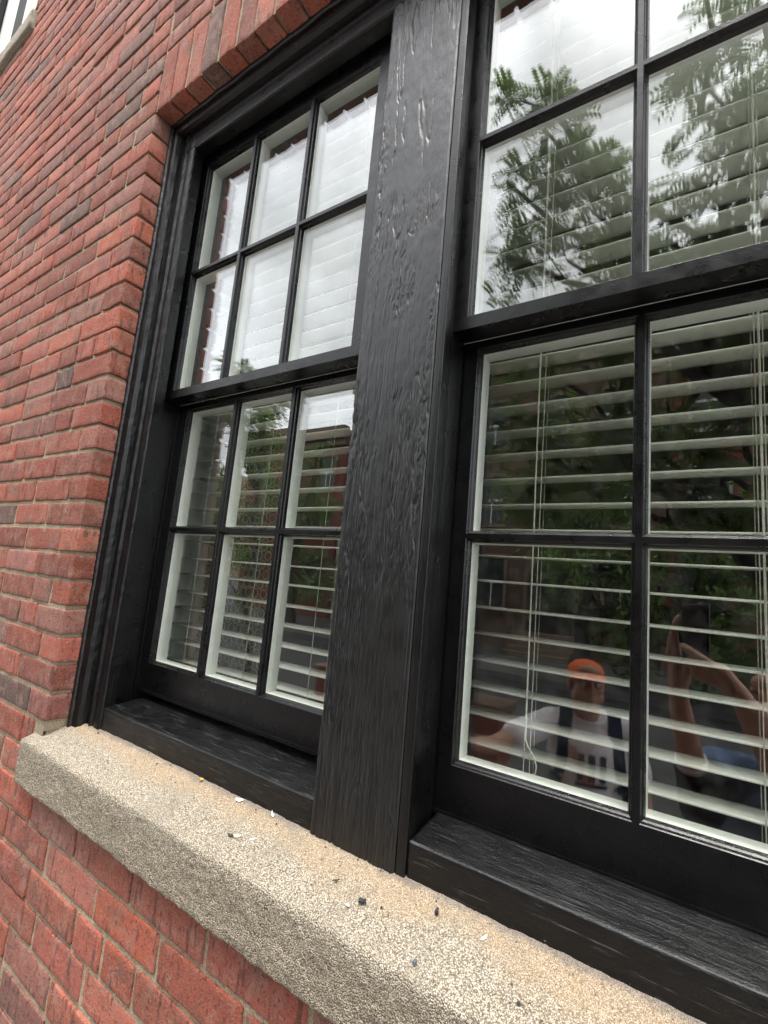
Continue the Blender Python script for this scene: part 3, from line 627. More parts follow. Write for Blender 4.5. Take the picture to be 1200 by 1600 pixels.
# ------------------------------------------------------------------ litter on the stone sill
def chip(name, x, y, size, mat, label, cat, rot=0, thick=.0006, curl=.15, poly=6, asp=1.6, seed=0):
    r_ = random.Random(seed); m = MB(); pts = []
    for i in range(poly):
        a = 2 * math.pi * i / poly + r_.uniform(-.25, .25); rr = size * r_.uniform(.65, 1.1); px, py = rr * math.cos(a), rr / asp * math.sin(a)
        pts.append((px * math.cos(rot) - py * math.sin(rot), px * math.sin(rot) + py * math.cos(rot)))
    zb = stone_z(y) + .0016; sl = (stone_z(y + .01) - stone_z(y - .01)) / .02
    def P3(p, k, up): d2 = (p[0] ** 2 + p[1] ** 2) ** .5; return (x + p[0], y + p[1], zb + sl * p[1] + up + curl * d2 * d2 / size * (1 if k % 2 else .4))
    n = len(pts); vs = [P3(p, i, thick) for i, p in enumerate(pts)] + [P3(p, i, 0) for i, p in enumerate(pts)] + [(x, y, zb + thick * 1.2), (x, y, zb)]
    fs = [(i, (i + 1) % n, 2 * n) for i in range(n)] + [(n + (i + 1) % n, n + i, 2 * n + 1) for i in range(n)] + [(i, n + i, n + (i + 1) % n, (i + 1) % n) for i in range(n)]
    m.add(vs, fs); o = m.build(name, mat); return tag(o, label, cat)
chip('petal', .4951, .0770, .0048, MB_['yellow'], 'tiny yellow petal on the stone under the left window', 'petal', .3, .001, .5, 7, 1.2, 1)
chip('paint_chip', .6084, .0740, .0095, MB_['chipw'], 'white pointed paint chip against the left timber sill', 'paint chip', .2, .0008, .3, 5, 1.8, 2)
chip('paint_chip', .6915, .0760, .0075, MB_['chipw'], 'white curled paint flake on the stone close to the post', 'paint chip', -.5, .0008, .5, 6, 2.6, 3)
chip('seed_husk', .6740, .0200, .0085, MB_['chipt'], 'pale husk with a dark tip lying in the middle of the stone sill', 'seed husk', .5, .0016, .3, 7, 2.4, 4)
chip('dry_leaf', .6600, .0160, .0070, MB_['chipb'], 'thin dark leaf scrap touching the pale husk', 'leaf', .1, .0008, .3, 6, 3.0, 5)
chip('paint_chip', .7000, .0270, .0055, MB_['chipw'], 'small pale grey flake right of the husk', 'paint chip', .7, .0008, .2, 5, 2.6, 6)
chip('twig', .8679, .0330, .0080, MB_['chipb'], 'little brown twig on the stone just left of the post foot', 'twig', .6, .0009, .2, 5, 5.0, 7)
chip('bark_crumb', .9197, .0249, .0062, MB_['chipd'], 'blackish star shaped crumb below the post foot', 'crumb', .1, .0016, .6, 9, 1.5, 8)
chip('bark_crumb', 1.0153, .0560, .0050, MB_['chipd'], 'black upright crumb to the right of the post foot', 'crumb', 1.4, .003, .6, 6, 1.8, 9)
chip('paint_chip', 1.0802, .0560, .0065, MB_['chipw'], 'narrow white chip below the right timber sill', 'paint chip', 1.2, .0008, .3, 5, 2.6, 10)
chip('pebble', 1.0204, -.0060, .0028, MB_['chipg'], 'small blue grey pebble near the front edge of the stone', 'pebble', .2, .003, .1, 8, 1.2, 11)
chip('paint_chip', 1.2743, .0560, .0095, MB_['chipt'], 'large cream paint chip at the right end of the stone', 'paint chip', .3, .0010, .2, 6, 1.4, 12)
chip('paint_chip', .905, .012, .0045, MB_['chipw'], 'short white sliver on the stone left of the black star crumb', 'paint chip', .1, .0008, .2, 5, 2.4, 13)
chip('bird_dropping', -.0062, .0500, .0045, MB_['chipw'], 'white spot', 'spot', 0, .001, 0, 8, 1, 14) if 0 else None

rr_ = random.Random(5); proto = None
for i in range(34):
    x = rr_.uniform(.12, 1.30); y = rr_.choice([rr_.gauss(.071, .004), rr_.gauss(.060, .010), rr_.uniform(.0, .07)])
    if .76 < x < .96: y = min(y, .062)
    if proto is None:
        proto = chip('paint_crumb', 0, 0, .0027, MB_['chipd'], 'tiny dark crumb of old paint scattered on the stone sill beside the timber', 'paint crumb', 0, .0007, .3, 6, 1.7, 77); proto['group'] = 'tiny paint crumbs scattered on the stone sill'; o = proto; z0_ = stone_z(0)
    else: o = proto.copy(); COL.objects.link(o)
    o.location = (x, y, stone_z(y) - z0_ + .0012); s_ = rr_.uniform(.5, 1.3); o.scale = (s_, s_, s_); o.rotation_euler = (.3, 0, rr_.uniform(0, 6.28))

# ------------------------------------------------------------------ trees (seen mirrored in the panes)
def compound_leaves(pos, dirs, size, seed):
    """pinnate leaves: pos (n,3), dirs (n,3); returns quads"""
    r = np.random.default_rng(seed); n = len(pos); K = 7; d = dirs / np.linalg.norm(dirs, axis=1, keepdims=True)
    up = r.normal(size=(n, 3)) * .5 + np.array([0, 0, 1]); s = np.cross(d, up); s /= np.linalg.norm(s, axis=1, keepdims=True); u = np.cross(s, d); V = []
    sz = size * r.uniform(.7, 1.25, n)
    for k in range(K):
        t = (k + .8) / K; base = pos + d * (sz * t)[:, None] - u * 0 + np.array([0, 0, -1]) * (sz * .35 * t * t)[:, None]
        for sg in (-1, 1):
            ax = s * sg * .85 + d * .45 + np.array([0, 0, -.25]); ax /= np.linalg.norm(ax, axis=1, keepdims=True); ln = sz * .27 * (1 - .35 * abs(t - .5)); w = d * (ln * .25)[:, None] + u * (ln * .06 * r.uniform(-1, 1, n))[:, None]
            V.append(np.stack([base, base + ax * (ln * .45)[:, None] - w, base + ax * ln[:, None], base + ax * (ln * .45)[:, None] + w], 1))
    e = pos + d * sz[:, None] * 1.0 + np.array([0, 0, -1]) * (sz * .35)[:, None]; w = u * (sz * .008)[:, None]
    V.append(np.stack([pos - w, e - w * .4, e + w * .4, pos + w], 1))
    V = np.concatenate(V).reshape(-1, 3); return V, np.arange(len(V)).reshape(-1, 4)
def simple_leaves(pos, size, seed):
    r = np.random.default_rng(seed); n = len(pos); a = r.normal(size=(n, 3)); a /= np.linalg.norm(a, axis=1, keepdims=True); b = np.cross(a, r.normal(size=(n, 3))); b /= np.linalg.norm(b, axis=1, keepdims=True)
    s = size * r.uniform(.6, 1.3, n)[:, None]; V = np.stack([pos - a * s, pos - b * s * .4, pos + a * s, pos + b * s * .4], 1).reshape(-1, 3); return V, np.arange(len(V)).reshape(-1, 4)
def branch_pts(a, b, r0, r1, seed, n=7, wob=.08):
    r = random.Random(seed); a, b = Vector(a), Vector(b); L_ = (b - a).length; P = []
    for i in range(n):
        t = i / (n - 1); o = Vector((r.uniform(-1, 1), r.uniform(-1, 1), r.uniform(-1, 1))) * wob * L_ * math.sin(math.pi * t) * .6
        P.append(a.lerp(b, t) + Vector((0, 0, .06 * L_ * math.sin(math.pi * t))) + o)
    return P, [r0 + (r1 - r0) * (i / (n - 1)) for i in range(n)]
def tree(label, base, fork, clumps, leafsize, per, mat, seed, r0=.16, limbs=(), compound=True, group='trees along the street'):
    r = random.Random(seed); nr = np.random.default_rng(seed); t = empty('street_tree', label, 'tree', base, group); m = MB()
    P, R_ = branch_pts(base, fork, r0, r0 * .65, seed, 8, .05); m.tube(P, R_, 10)
    fork = Vector(fork); PV, DV = [], []
    for li in limbs: P, R_ = branch_pts(fork if li[0] is None else li[0], li[1], li[2], li[3], seed + len(PV) + 5, 9, .10); m.tube(P, R_, 8)
    for ci, (c, rad) in enumerate(clumps):
        c = Vector(c); P, R_ = branch_pts(fork if ci % 3 or not limbs else Vector(limbs[0][1]), c, r0 * .28, .014, seed * 31 + ci, 8, .12); m.tube(P, R_, 6)
        nt_ = max(4, int(per / 14))
        for q in range(nt_):
            d = Vector((r.gauss(0, 1), r.gauss(0, 1), r.gauss(0, .8))).normalized(); e = c + d * rad * r.uniform(.55, 1.0)
            st = P[r.randrange(len(P) // 2, len(P))]; tp, tr = branch_pts(st, e, .007, .002, seed * 77 + ci * 50 + q, 5, .15); m.tube(tp, tr, 4, False)
            k = per // nt_
            for i in range(k):
                s = r.uniform(.35, 1); j = min(3, int(s * 4)); p = tp[j].lerp(tp[j + 1], s * 4 - j) if j < 4 else tp[4]
                PV.append(p + Vector((r.gauss(0, .03), r.gauss(0, .03), r.gauss(0, .03))) * (rad / .4)); DV.append(Vector((r.gauss(0, 1), r.gauss(0, 1), r.gauss(-.1, .6))) + d * .8)
    m.build('trunk', MB_['bark'], t, smooth=True)
    PV, DV = np.array(PV), np.array(DV)
    V, F = compound_leaves(PV, DV, leafsize, seed) if compound else simple_leaves(PV, leafsize, seed)
    link('crown', np_mesh('crown', V, F, mat, False), None, t); return t
A_ = [((.05, -2.45, 4.45), .26), ((.25, -2.5, 4.1), .34), ((-.02, -2.45, 3.72), .30), ((.45, -2.6, 3.75), .33), ((.2, -2.5, 3.35), .34), ((.62, -2.6, 3.3), .30), ((-.02, -2.5, 3.08), .24), ((.45, -2.6, 2.95), .32), ((.8, -2.6, 2.85), .30)]
B_ = [((1.34, -2.5, 4.62), .24), ((1.66, -2.6, 4.25), .36), ((1.30, -2.5, 3.95), .24), ((1.62, -2.6, 3.72), .36), ((2.0, -2.6, 3.9), .4), ((1.25, -2.6, 3.30), .30), ((1.75, -2.6, 3.2), .36), ((1.1, -2.6, 2.9), .28), ((2.2, -2.7, 3.1), .4), ((2.3, -2.7, 4.5), .5), ((2.9, -2.8, 4.0), .5)]
C_ = [((x + rng.uniform(-.2, .2), -3.5 + rng.uniform(-.6, .5), z), .48) for x in np.arange(-.2, 3.4, .62) for z in (1.35, 2.0, 2.75, 3.3)]
C_ = [q for q in C_ if not (q[0][0] < .5 and q[0][2] > 3.0)]
tree('locust tree over the pavement with feathery leaves and a long low limb', (3.3, -4.3, GZ), (3.0, -4.2, .9), A_ + B_, .19, 80, MB_['leaf'], 3, .2, [(None, (1.5, -3.6, 2.1), .10, .05), ((2.9, -4.2, 1.2), (-.4, -4.0, 1.9), .085, .03), ((3.0, -4.2, .9), (3.4, -3.6, 4), .1, .04)])
tree('dense dark locust tree behind the low limb', (2.2, -5.0, GZ), (2.0, -4.8, .6), C_, .18, 190, MB_['leaf2'], 5, .17, [(None, (.6, -4.3, 1.7), .08, .04)])
D_ = [((-3.05 + rng.uniform(-.35, .35), -2.5 + rng.uniform(-.4, .2), z), .26) for z in (2.15, 2.3, 2.5)] + [((-3.25, -2.6, 2.8), .2), ((-2.75, -2.5, 1.9), .26), ((-3.2, -2.7, 1.85), .3)]
tree('slim young locust tree further up the street to the left', (-3.2, -3.0, GZ), (-3.15, -2.9, 1.2), D_, .19, 80, MB_['leaf'], 8, .06)
def far_tree(label, x, y, h, rad, seed, n=26):
    r = random.Random(seed); cl = [((x + r.gauss(0, rad * .55), y + r.gauss(0, rad * .4), GZ + h * r.uniform(.16, 1.0) - rad * .2), rad * .42) for i in range(n)]
    tree(label, (x, y, GZ), (x + r.uniform(-.3, .3), y, GZ + h * .35), cl, .10, 150, MB_['leaf2'], seed, .2, compound=False)
far_tree('broad street tree across the road, first from the right', 3.5, -11.6, 7.5, 2.2, 21)
far_tree('low spreading young tree across the road, right of the stoop', 1.3, -11.4, 3.6, 1.6, 31, 30)
far_tree('low rounded young tree across the road before the red brick house', 4.6, -11.3, 3.4, 1.7, 32, 30)
far_tree('leafy street tree across the road facing the right window', -1.2, -11.8, 7.0, 2.0, 22, 34)
far_tree('round street tree across the road left of the brownstone door', -6.5, -11.7, 6.0, 2.1, 23)
far_tree('street tree across the road before the pale house', -10.8, -11.7, 6.5, 2.2, 24)
far_tree('full street tree across the road in front of the dark brick house', -15.5, -11.5, 6.5, 2.5, 33, 34)
far_tree('wide street tree across the road beyond the row houses', -21, -11.5, 7.0, 2.8, 34, 36)
far_tree('tall street tree at the end of the near row', -17, -4.4, 5.0, 2.2, 25)
far_tree('distant street tree before the apartment tower', -26, -9, 6.0, 3.0, 26)
far_tree('distant bushy tree at the far end of the street', -34, -18, 7.5, 3.5, 27)
far_tree('distant low tree beside the apartment tower', -30, -30, 9.0, 4, 28)

# ------------------------------------------------------------------ houses across the street
def house(label, x0, x1, yf, h, mat, trim, floors, nwin, arch=None, seed=0, group='houses across the street', depth=10, cornice=True):
    b = empty('row_house', label, 'house', ((x0 + x1) / 2, yf, GZ), group); m = MB(); m.box(x0, x1, yf - depth, yf, GZ, GZ + h); m.build('wall', mat, b)
    if cornice:
        m = MB(); m.box(x0 - .05, x1 + .05, yf + .003, yf + .45, GZ + h - .5, GZ + h + .12); m.box(x0, x1, yf + .003, yf + .25, GZ + h - .8, GZ + h - .503); m.build('cornice', trim, b, bevel=.03)
    w = (x1 - x0) / nwin; fh = (h - 1.8) / floors
    for f in range(floors):
        for i in range(nwin):
            cx = x0 + (i + .5) * w; z0 = GZ + 1.4 + f * fh; ww, wh = min(.95, w * .45), min(1.75, fh * .62)
            if arch is not None and f == 0 and i == arch:
                m = MB(); P2 = [(-.75, 0), (.75, 0), (.75, 1.9)] + [(.75 * math.cos(a), 1.9 + .75 * math.sin(a)) for a in np.linspace(0, math.pi, 12)[1:-1]] + [(-.75, 1.9)]
                m.prism([(p[0] * 1.2, p[1] * 1.08) for p in P2], yf + .002, yf + .20, lambda p, q, t: (cx + p, t, GZ + .5 + q)); d = m.build('door_surround', trim, b)
                m = MB(); m.prism(P2, yf + .203, yf + .23, lambda p, q, t: (cx + p, t, GZ + .5 + q)); m.build('arched_door', MB_['dark'], b)
                m = MB()
                for s in range(5): m.box(cx - 1.0, cx + 1.0, yf + .25, yf + 1.8 - s * .3, GZ + s * .14 + .002, GZ + (s + 1) * .14)
                m.build('stoop', trim, b); continue
            m = MB(); fr = .09
            for q in ((cx - ww / 2 - fr, cx - ww / 2, z0, z0 + wh), (cx + ww / 2, cx + ww / 2 + fr, z0, z0 + wh), (cx - ww / 2 - fr, cx + ww / 2 + fr, z0 + wh, z0 + wh + .16), (cx - ww / 2 - fr - .05, cx + ww / 2 + fr + .05, z0 - .14, z0)): m.box(q[0], q[1], yf + .002, yf + .12, q[2], q[3])
            wd = m.build('window', trim, b)
            m = MB(); m.box(cx - ww / 2, cx + ww / 2, yf + .003, yf + .03, z0, z0 + wh); m.build('pane', MB_['farglass'], wd)
            m = MB(); m.box(cx - ww / 2, cx + ww / 2, yf + .031, yf + .055, z0 + wh * .48, z0 + wh * .53); m.box(cx - .02, cx + .02, yf + .031, yf + .055, z0, z0 + wh * .48); m.build('sash_bar', MB_['white'], wd)
    return b
house('brown stone row house with an arched doorway and stoop', -6.2, .2, -16, 10.5, MB_['brownstone'], MB_['brownstone2'], 3, 3, 1)
house('red brick row house opposite, right of the arched doorway house', .3, 6.5, -16.1, 11, MB_['farbrick'], MB_['limestone'], 3, 3)
house('pale grey stone row house left of the arched doorway house', -12.6, -6.3, -16.05, 11.5, MB_['limestone'], MB_['brownstone2'], 3, 3)
house('dark red brick row house, third from the arched doorway', -19.2, -12.7, -16, 9, MB_['farbrick'], MB_['brownstone2'], 3, 3)
tw = house('tall red brown brick apartment tower with pale parapet far up the street', -74, -52, -64, 23.5, MB_['farbrick'], MB_['limestone'], 7, 8, group='buildings far up the street')
m = MB(); m.box(-66, -63, -67.5, -64.5, GZ + 23.5, GZ + 26.5); m.build('roof_house', MB_['limestone'], tw)
tw = house('lower cream brick apartment block beside the tower', -88, -74.5, -60, 20, MB_['cream'], MB_['limestone'], 6, 5, group='buildings far up the street')
m = MB(); m.box(-79, -77.4, -61.5, -60.2, GZ + 20.13, GZ + 24); m.build('chimney', MB_['limestone'], tw)

# ------------------------------------------------------------------ planter by the kerb
pl_ = empty('planter', 'low red brown brick planter wall near the kerb, left of the person in the cap', 'planter', (-1.0, -3.1, GZ))
m = MB(); m.box(-2.0, -.06, -3.28, -2.96, GZ, GZ + .92); m.build('planter_wall', MB_['farbrick'], pl_, bevel=.01)
m = MB(); m.box(-2.03, -.03, -3.31, -2.93, GZ + .922, GZ + 1.0); m.build('coping', MB_['brownstone'], pl_, bevel=.012)
# ------------------------------------------------------------------ people on the pavement, mirrored in the right window
MB_.update(skin=m_plain('skin', (.40, .215, .145), .5, 30, .12, .0003), skin2=m_plain('skin_fair', (.44, .24, .17), .5, 30, .12, .0003), orange=m_plain('orange_cotton', (.80, .13, .018), .8, 300, .15), emblem=m_plain('dark_red_stitching', (.16, .018, .012), .8, 300, .2),
    tee=m_plain('white_cotton', (.74, .73, .75), .9, 24, .10, .002), navy=m_plain('navy_webbing', (.012, .028, .060), .8, 300, .3), inkn=m_plain('navy_print', (.02, .03, .07), .8, 60, .3), inko=m_plain('orange_print', (.55, .13, .05), .8, 60, .3),
    jeans=m_plain('jeans', (.05, .08, .15), .9, 40, .3, .001), tie=m_plain('mottled_blue_shirt', (.14, .22, .38), .9, 14, .65, .001), black=m_plain('black_plastic', (.008, .008, .009), .25, 60, .2, 0), hair=m_plain('dark_hair', (.02, .014, .010), .6, 300, .4, .001),
    shoe=m_plain('dark_shoe', (.03, .03, .03), .6, 50, .3), eye=m_plain('eye', (.5, .48, .45), .2, 10, .1, 0), lensm=m_plain('lens_glass', (.01, .01, .02), .03, 10, .1, 0), dkcloth=m_plain('black_sleeve', (.012, .013, .016), .9, 50, .3, .001))
def fuse(name, shapes, voxel, mat, parent, smooth=4):
    """shapes: ('c', p0, r0, p1, r1) tapered capsule or ('e', centre, radii, R) ellipsoid -> one continuous skin"""
    m = MB()
    for s in shapes:
        if s[0] == 'e': m.ell(s[1], s[2], s[3] if len(s) > 3 else None, 20, 14)
        else:
            a, b = Vector(s[1]), Vector(s[3]); n = 6; pts = [a.lerp(b, i / n) for i in range(n + 1)]; m.tube(pts, [s[2] + (s[4] - s[2]) * i / n for i in range(n + 1)], 14); m.ell(a, s[2], None, 14, 8); m.ell(b, s[4], None, 14, 8)
    tmp = bpy.data.objects.new('tmp_' + name, m.mesh('tmp', mat)); COL.objects.link(tmp)
    r = tmp.modifiers.new('r', 'REMESH'); r.mode = 'VOXEL'; r.voxel_size = voxel; r.use_smooth_shade = True
    q = tmp.modifiers.new('s', 'SMOOTH'); q.factor = .5; q.iterations = smooth
    dg = bpy.context.evaluated_depsgraph_get(); me = bpy.data.meshes.new_from_object(tmp.evaluated_get(dg)); me.name = name
    bpy.data.objects.remove(tmp); me.materials.clear(); me.materials.append(mat)
    return link(name, me, None, parent)
def frame(fwd, up=(0, 0, 1)):
    f = Vector(fwd).normalized(); x = f.cross(Vector(up)).normalized(); u = x.cross(f); return Matrix((x, f, u)).transposed()   # local x = figure's right, y = forward, z = up
def head_shapes(c, R, s=1.0):
    P = lambda x, y, z: Vector(c) + R @ (Vector((x, y, z)) * s); E = lambda p, r: ('e', P(*p), tuple(k * s for k in r), R)
    out = [E((0, -.012, .035), (.074, .092, .082)), E((0, .018, -.030), (.060, .070, .078)), E((0, .040, -.078), (.040, .040, .030)), E((0, .078, .030), (.052, .018, .014)), E((0, .068, .070), (.052, .028, .030)),
           E((0, .100, -.018), (.015, .018, .013)), E((-.012, .092, -.022), (.010, .012, .009)), E((.012, .092, -.022), (.010, .012, .009)), E((0, .086, -.050), (.023, .012, .006)), E((0, .084, -.061), (.020, .012, .007)), E((0, .080, -.090), (.018, .014, .014)),
           ('c', P(0, .086, .020), .009 * s, P(0, .102, -.014), .013 * s)]
    for k in (-1, 1): out += [E((k * .040, .064, -.015), (.024, .022, .020)), E((k * .077, -.008, .0), (.008, .018, .032)), E((k * .081, -.014, .014), (.006, .016, .018)), E((k * .056, .020, -.050), (.016, .04, .03))]
    return out
def finish_head(c, R, person, s=1.0):
    P = lambda x, y, z: Vector(c) + R @ (Vector((x, y, z)) * s)
    for k in (-1, 1):
        m = MB(); m.ell(P(k * .031, .074, .010), (.0125 * s,) * 3, None, 14, 10); m.build('eye', MB_['eye'], person, smooth=True)
        m = MB(); m.tube([P(k * .016, .092, .034), P(k * .032, .093, .040), P(k * .050, .080, .035)], [.003, .0042, .002], 6); m.build('eyebrow', MB_['hair'], person, smooth=True)

# --- the man in the cap
p1 = empty('person', 'person in an orange cap and white printed T-shirt with backpack straps, one arm stretched out', 'person', (.83, -1.70, GZ))
hc = Vector((.832, -1.600, .000)); HR = frame((.42, .90, .10)); BR = frame((.30, .95, 0))
B_P = lambda x, y, z: Vector((.830, -1.690, 0)) + BR @ Vector((x, y, 0)) + Vector((0, 0, z))
shoulderL, shoulderR = B_P(-.175, .01, -.205), B_P(.175, .0, -.205)
elbL, wrL = Vector((.500, -1.270, -.285)), Vector((.462, -1.040, -.235)); elbR, wrR = B_P(.25, .02, -.50), B_P(.24, .16, -.70)
hips = [B_P(-.09, 0, -.66), B_P(.09, 0, -.66)]; knees = [B_P(-.10, .05, -1.08), B_P(.11, .02, -1.08)]; ank = [B_P(-.11, 0, -1.43), B_P(.13, .03, -1.43)]
hdir = (wrL - elbL).normalized(); hs_ = hdir.cross(Vector((0, 0, 1))).normalized()
def hand(w, d, side, up, thumbside, curl=.35, s=1.0):
    """palm and five bent fingers grown from wrist w along d"""
    d, side, up = Vector(d).normalized(), Vector(side).normalized(), Vector(up).normalized(); out = [('c', w, .024 * s, w + d * .035 * s, .026 * s)]
    for i in range(4): out.append(('c', w + d * .03 * s + side * (i - 1.5) * .016 * s, .014 * s, w + d * .088 * s + side * (i - 1.5) * .020 * s, .0115 * s))
    for i, L_ in enumerate((.072, .082, .076, .058)):
        k = i if thumbside < 0 else 3 - i; p = w + d * .088 * s + side * (k - 1.5) * .020 * s; a = curl; q = p
        for j, (fr, rr) in enumerate(((.42, .0088), (.33, .0080), (.25, .0070))):
            dd = d * math.cos(a * (j + .6)) - up * math.sin(a * (j + .6)); e = q + dd * L_ * fr * s; out.append(('c', q, rr * s * 1.06, e, rr * s * .95)); q = e
    b = w + d * .030 * s + side * thumbside * .030 * s; c1 = b + (d * .6 + side * thumbside * .75 - up * .2).normalized() * .042 * s; out += [('c', b, .015 * s, c1, .012 * s), ('c', c1, .0115 * s, c1 + (d * .85 + side * thumbside * .25 - up * .2).normalized() * .032 * s, .0095 * s)]
    return out
body = head_shapes(hc, HR) + [('c', hc + HR @ Vector((0, -.02, -.06)), .058, B_P(0, -.01, -.19), .064), ('e', B_P(0, 0, -.33), (.165, .105, .16), BR), ('e', B_P(0, 0, -.55), (.150, .105, .16), BR), ('c', shoulderL, .055, shoulderR, .055),
    ('c', shoulderL, .052, elbL, .040), ('c', elbL, .040, wrL, .026), ('c', shoulderR, .052, elbR, .040), ('c', elbR, .039, wrR, .026)] + hand(wrL, hdir, hs_, (0, 0, 1), -1, .3) + hand(wrR, (0, .5, -.85), (1, 0, 0), (0, 1, .3), -1, .4)
for a, b, c in zip(hips, knees, ank): body += [('c', a, .085, b, .056), ('c', b, .054, c, .038), ('c', c + Vector((0, -.02, -.03)), .035, c + BR @ Vector((0, .14, -.04)), .026)]
fuse('body', body, .0055, MB_['skin'], p1, 3); finish_head(hc, HR, p1)
sl = shoulderL.lerp(elbL, .62); slr = shoulderR.lerp(elbR, .60)
shirt = fuse('t_shirt', [('e', B_P(0, .005, -.34), (.190, .128, .175), BR), ('e', B_P(0, 0, -.56), (.182, .130, .19), BR), ('c', shoulderL, .068, shoulderR, .068), ('c', B_P(-.09, 0, -.18), .066, B_P(.09, 0, -.18), .066), ('c', shoulderL, .066, sl, .069), ('c', shoulderR, .066, slr, .070),
    ('e', B_P(-.02, .03, -.60), (.17, .13, .12), BR)], .0075, MB_['tee'], p1, 5)
m = MB(); nk = B_P(0, .004, -.150); ring_ = [nk + BR @ Vector((.078 * math.cos(a), .080 * math.sin(a) + .006, -.020 * math.sin(a))) for a in np.linspace(0, 2 * math.pi, 30)]; m.tube(ring_, .0075, 8, False); m.build('shirt_collar', MB_['tee'], p1, smooth=True)
fuse('trousers', [('c', hips[0], .100, knees[0], .070), ('c', hips[1], .100, knees[1], .070), ('c', knees[0], .070, ank[0], .058), ('c', knees[1], .070, ank[1], .058), ('e', B_P(0, 0, -.66), (.165, .12, .12), BR)], .010, MB_['jeans'], p1)
for a in ank:
    fuse('shoe', [('c', a + BR @ Vector((0, -.045, -.030)), .040, a + BR @ Vector((0, .15, -.032)), .036)], .008, MB_['shoe'], p1)
# cap
capc = hc + HR @ Vector((0, -.010, .052)); m = MB(); vs = []; nu, nv = 28, 9
for j in range(nv + 1):
    ph = math.pi / 2 * j / nv
    for i in range(nu):
        th = 2 * math.pi * i / nu; vs.append(capc + HR @ Vector((.083 * math.sin(ph) * math.cos(th), .104 * math.sin(ph) * math.sin(th), .070 * math.cos(ph) ** .9)))
inn = [capc + (v - capc) * .965 for v in vs]; n0 = len(vs); fs = [(j * nu + i, (j + 1) * nu + i, (j + 1) * nu + (i + 1) % nu, j * nu + (i + 1) % nu) for j in range(nv) for i in range(nu)]
m.add(vs + inn, fs + [tuple(n0 + k for k in f[::-1]) for f in fs] + [(nv * nu + i, n0 + nv * nu + i, n0 + nv * nu + (i + 1) % nu, nv * nu + (i + 1) % nu) for i in range(nu)])
cap = m.build('cap', MB_['orange'], p1, smooth=True)
m = MB(); vs = []; 
for lay in (0, -.004):
    for i in range(13):
        a = math.radians(18 + 144 * i / 12)
        for t in (0, .33, .66, 1): x = .084 * math.cos(a) * (1 + .04 * t); y = .104 * math.sin(a) * (1 - 0) + t * .058 * math.sin(a) ** .7; vs.append(capc + HR @ Vector((x, y, .006 + lay - .019 * t - .10 * x * x / .08)))
fs = []
for i in range(12):
    for t in range(3): q = i * 4 + t; fs += [(q, q + 4, q + 5, q + 1), (52 + q, 52 + q + 1, 52 + q + 5, 52 + q + 4)]
for i in range(12): fs.append((i * 4 + 3, i * 4 + 7, 52 + i * 4 + 7, 52 + i * 4 + 3))
m.add(vs, fs); m.build('brim', MB_['orange'], cap, smooth=True)
def dome(x, z): # point on the front of the crown of the cap
    zz = max(0, 1 - (z / .070) ** 2); r2 = zz - (x / .083) ** 2; return capc + HR @ Vector((x, .104 * math.sqrt(max(r2, 0)) + .0025, z))
m = MB(); e_ = [(.034 * math.cos(a), .034 + .015 * math.sin(a)) for a in np.linspace(0, 2 * math.pi, 21)[:-1]]; m.add([dome(*q) for q in e_] + [dome(0, .040)], [(i, (i + 1) % 20, 20) for i in range(20)]); m.build('cap_emblem', MB_['emblem'], cap)
m = MB()
for k, x in enumerate((-.018, -.006, .006, .018)): m.tube([dome(x - .004, .034) + HR @ Vector((0, .002, 0)), dome(x + .001, .049) + HR @ Vector((0, .002, 0)), dome(x + .004, .036) + HR @ Vector((0, .002, 0))], .0012, 5)
m.build('emblem_lettering', MB_['orange'], cap)
m = MB(); m.ell(hc + HR @ Vector((0, -.022, .020)), (.078, .090, .060), HR); m.build('hair', MB_['hair'], p1, smooth=True)
def bvh_of(o): return BVHTree.FromPolygons([tuple(o.matrix_world @ v.co) if 0 else tuple(v.co) for v in o.data.vertices], [tuple(p.vertices) for p in o.data.polygons])
sb = bvh_of(shirt)
def stick(m, pts2, y0=.5, off=.004, th=.002):
    """a flat print laid on the chest: polygon in chest coordinates (x, z)"""
    vs = []
    for x, z in pts2:
        o = B_P(x, y0, z); h = sb.ray_cast(o, -(BR @ Vector((0, 1, 0)))); p = h[0] if h[0] is not None else B_P(x, .12, z); vs.append(p + BR @ Vector((0, off, 0)))
    n = len(vs); m.add(vs, [tuple(range(n))])
def bars(m, x0, x1, z0, z1, n=4):
    for i in range(n):
        for j in range(4):
            a = x0 + (x1 - x0) * i / n; b = a + (x1 - x0) / n; c = z0 + (z1 - z0) * j / 4; d = z0 + (z1 - z0) * (j + 1) / 4; stick(m, [(a, c), (b, c), (b, d), (a, d)])
m = MB(); bars(m, -.055, -.030, -.42, -.30, 1); bars(m, -.010, .018, -.42, -.30, 1); bars(m, .040, .065, -.42, -.30, 1); bars(m, -.065, .075, -.450, -.432, 6); m.build('shirt_print', MB_['inkn'], p1)
m = MB()
for k in range(3):
    for j in range(5): t, t2 = j / 5, (j + 1) / 5; X = lambda u: -.115 + k * .018 + u * .10; Z = lambda u: -.275 - u * .17; stick(m, [(X(t), Z(t)), (X(t) + .007, Z(t)), (X(t2) + .007, Z(t2)), (X(t2), Z(t2))], off=.006)
m.build('shirt_print', MB_['inko'], p1)
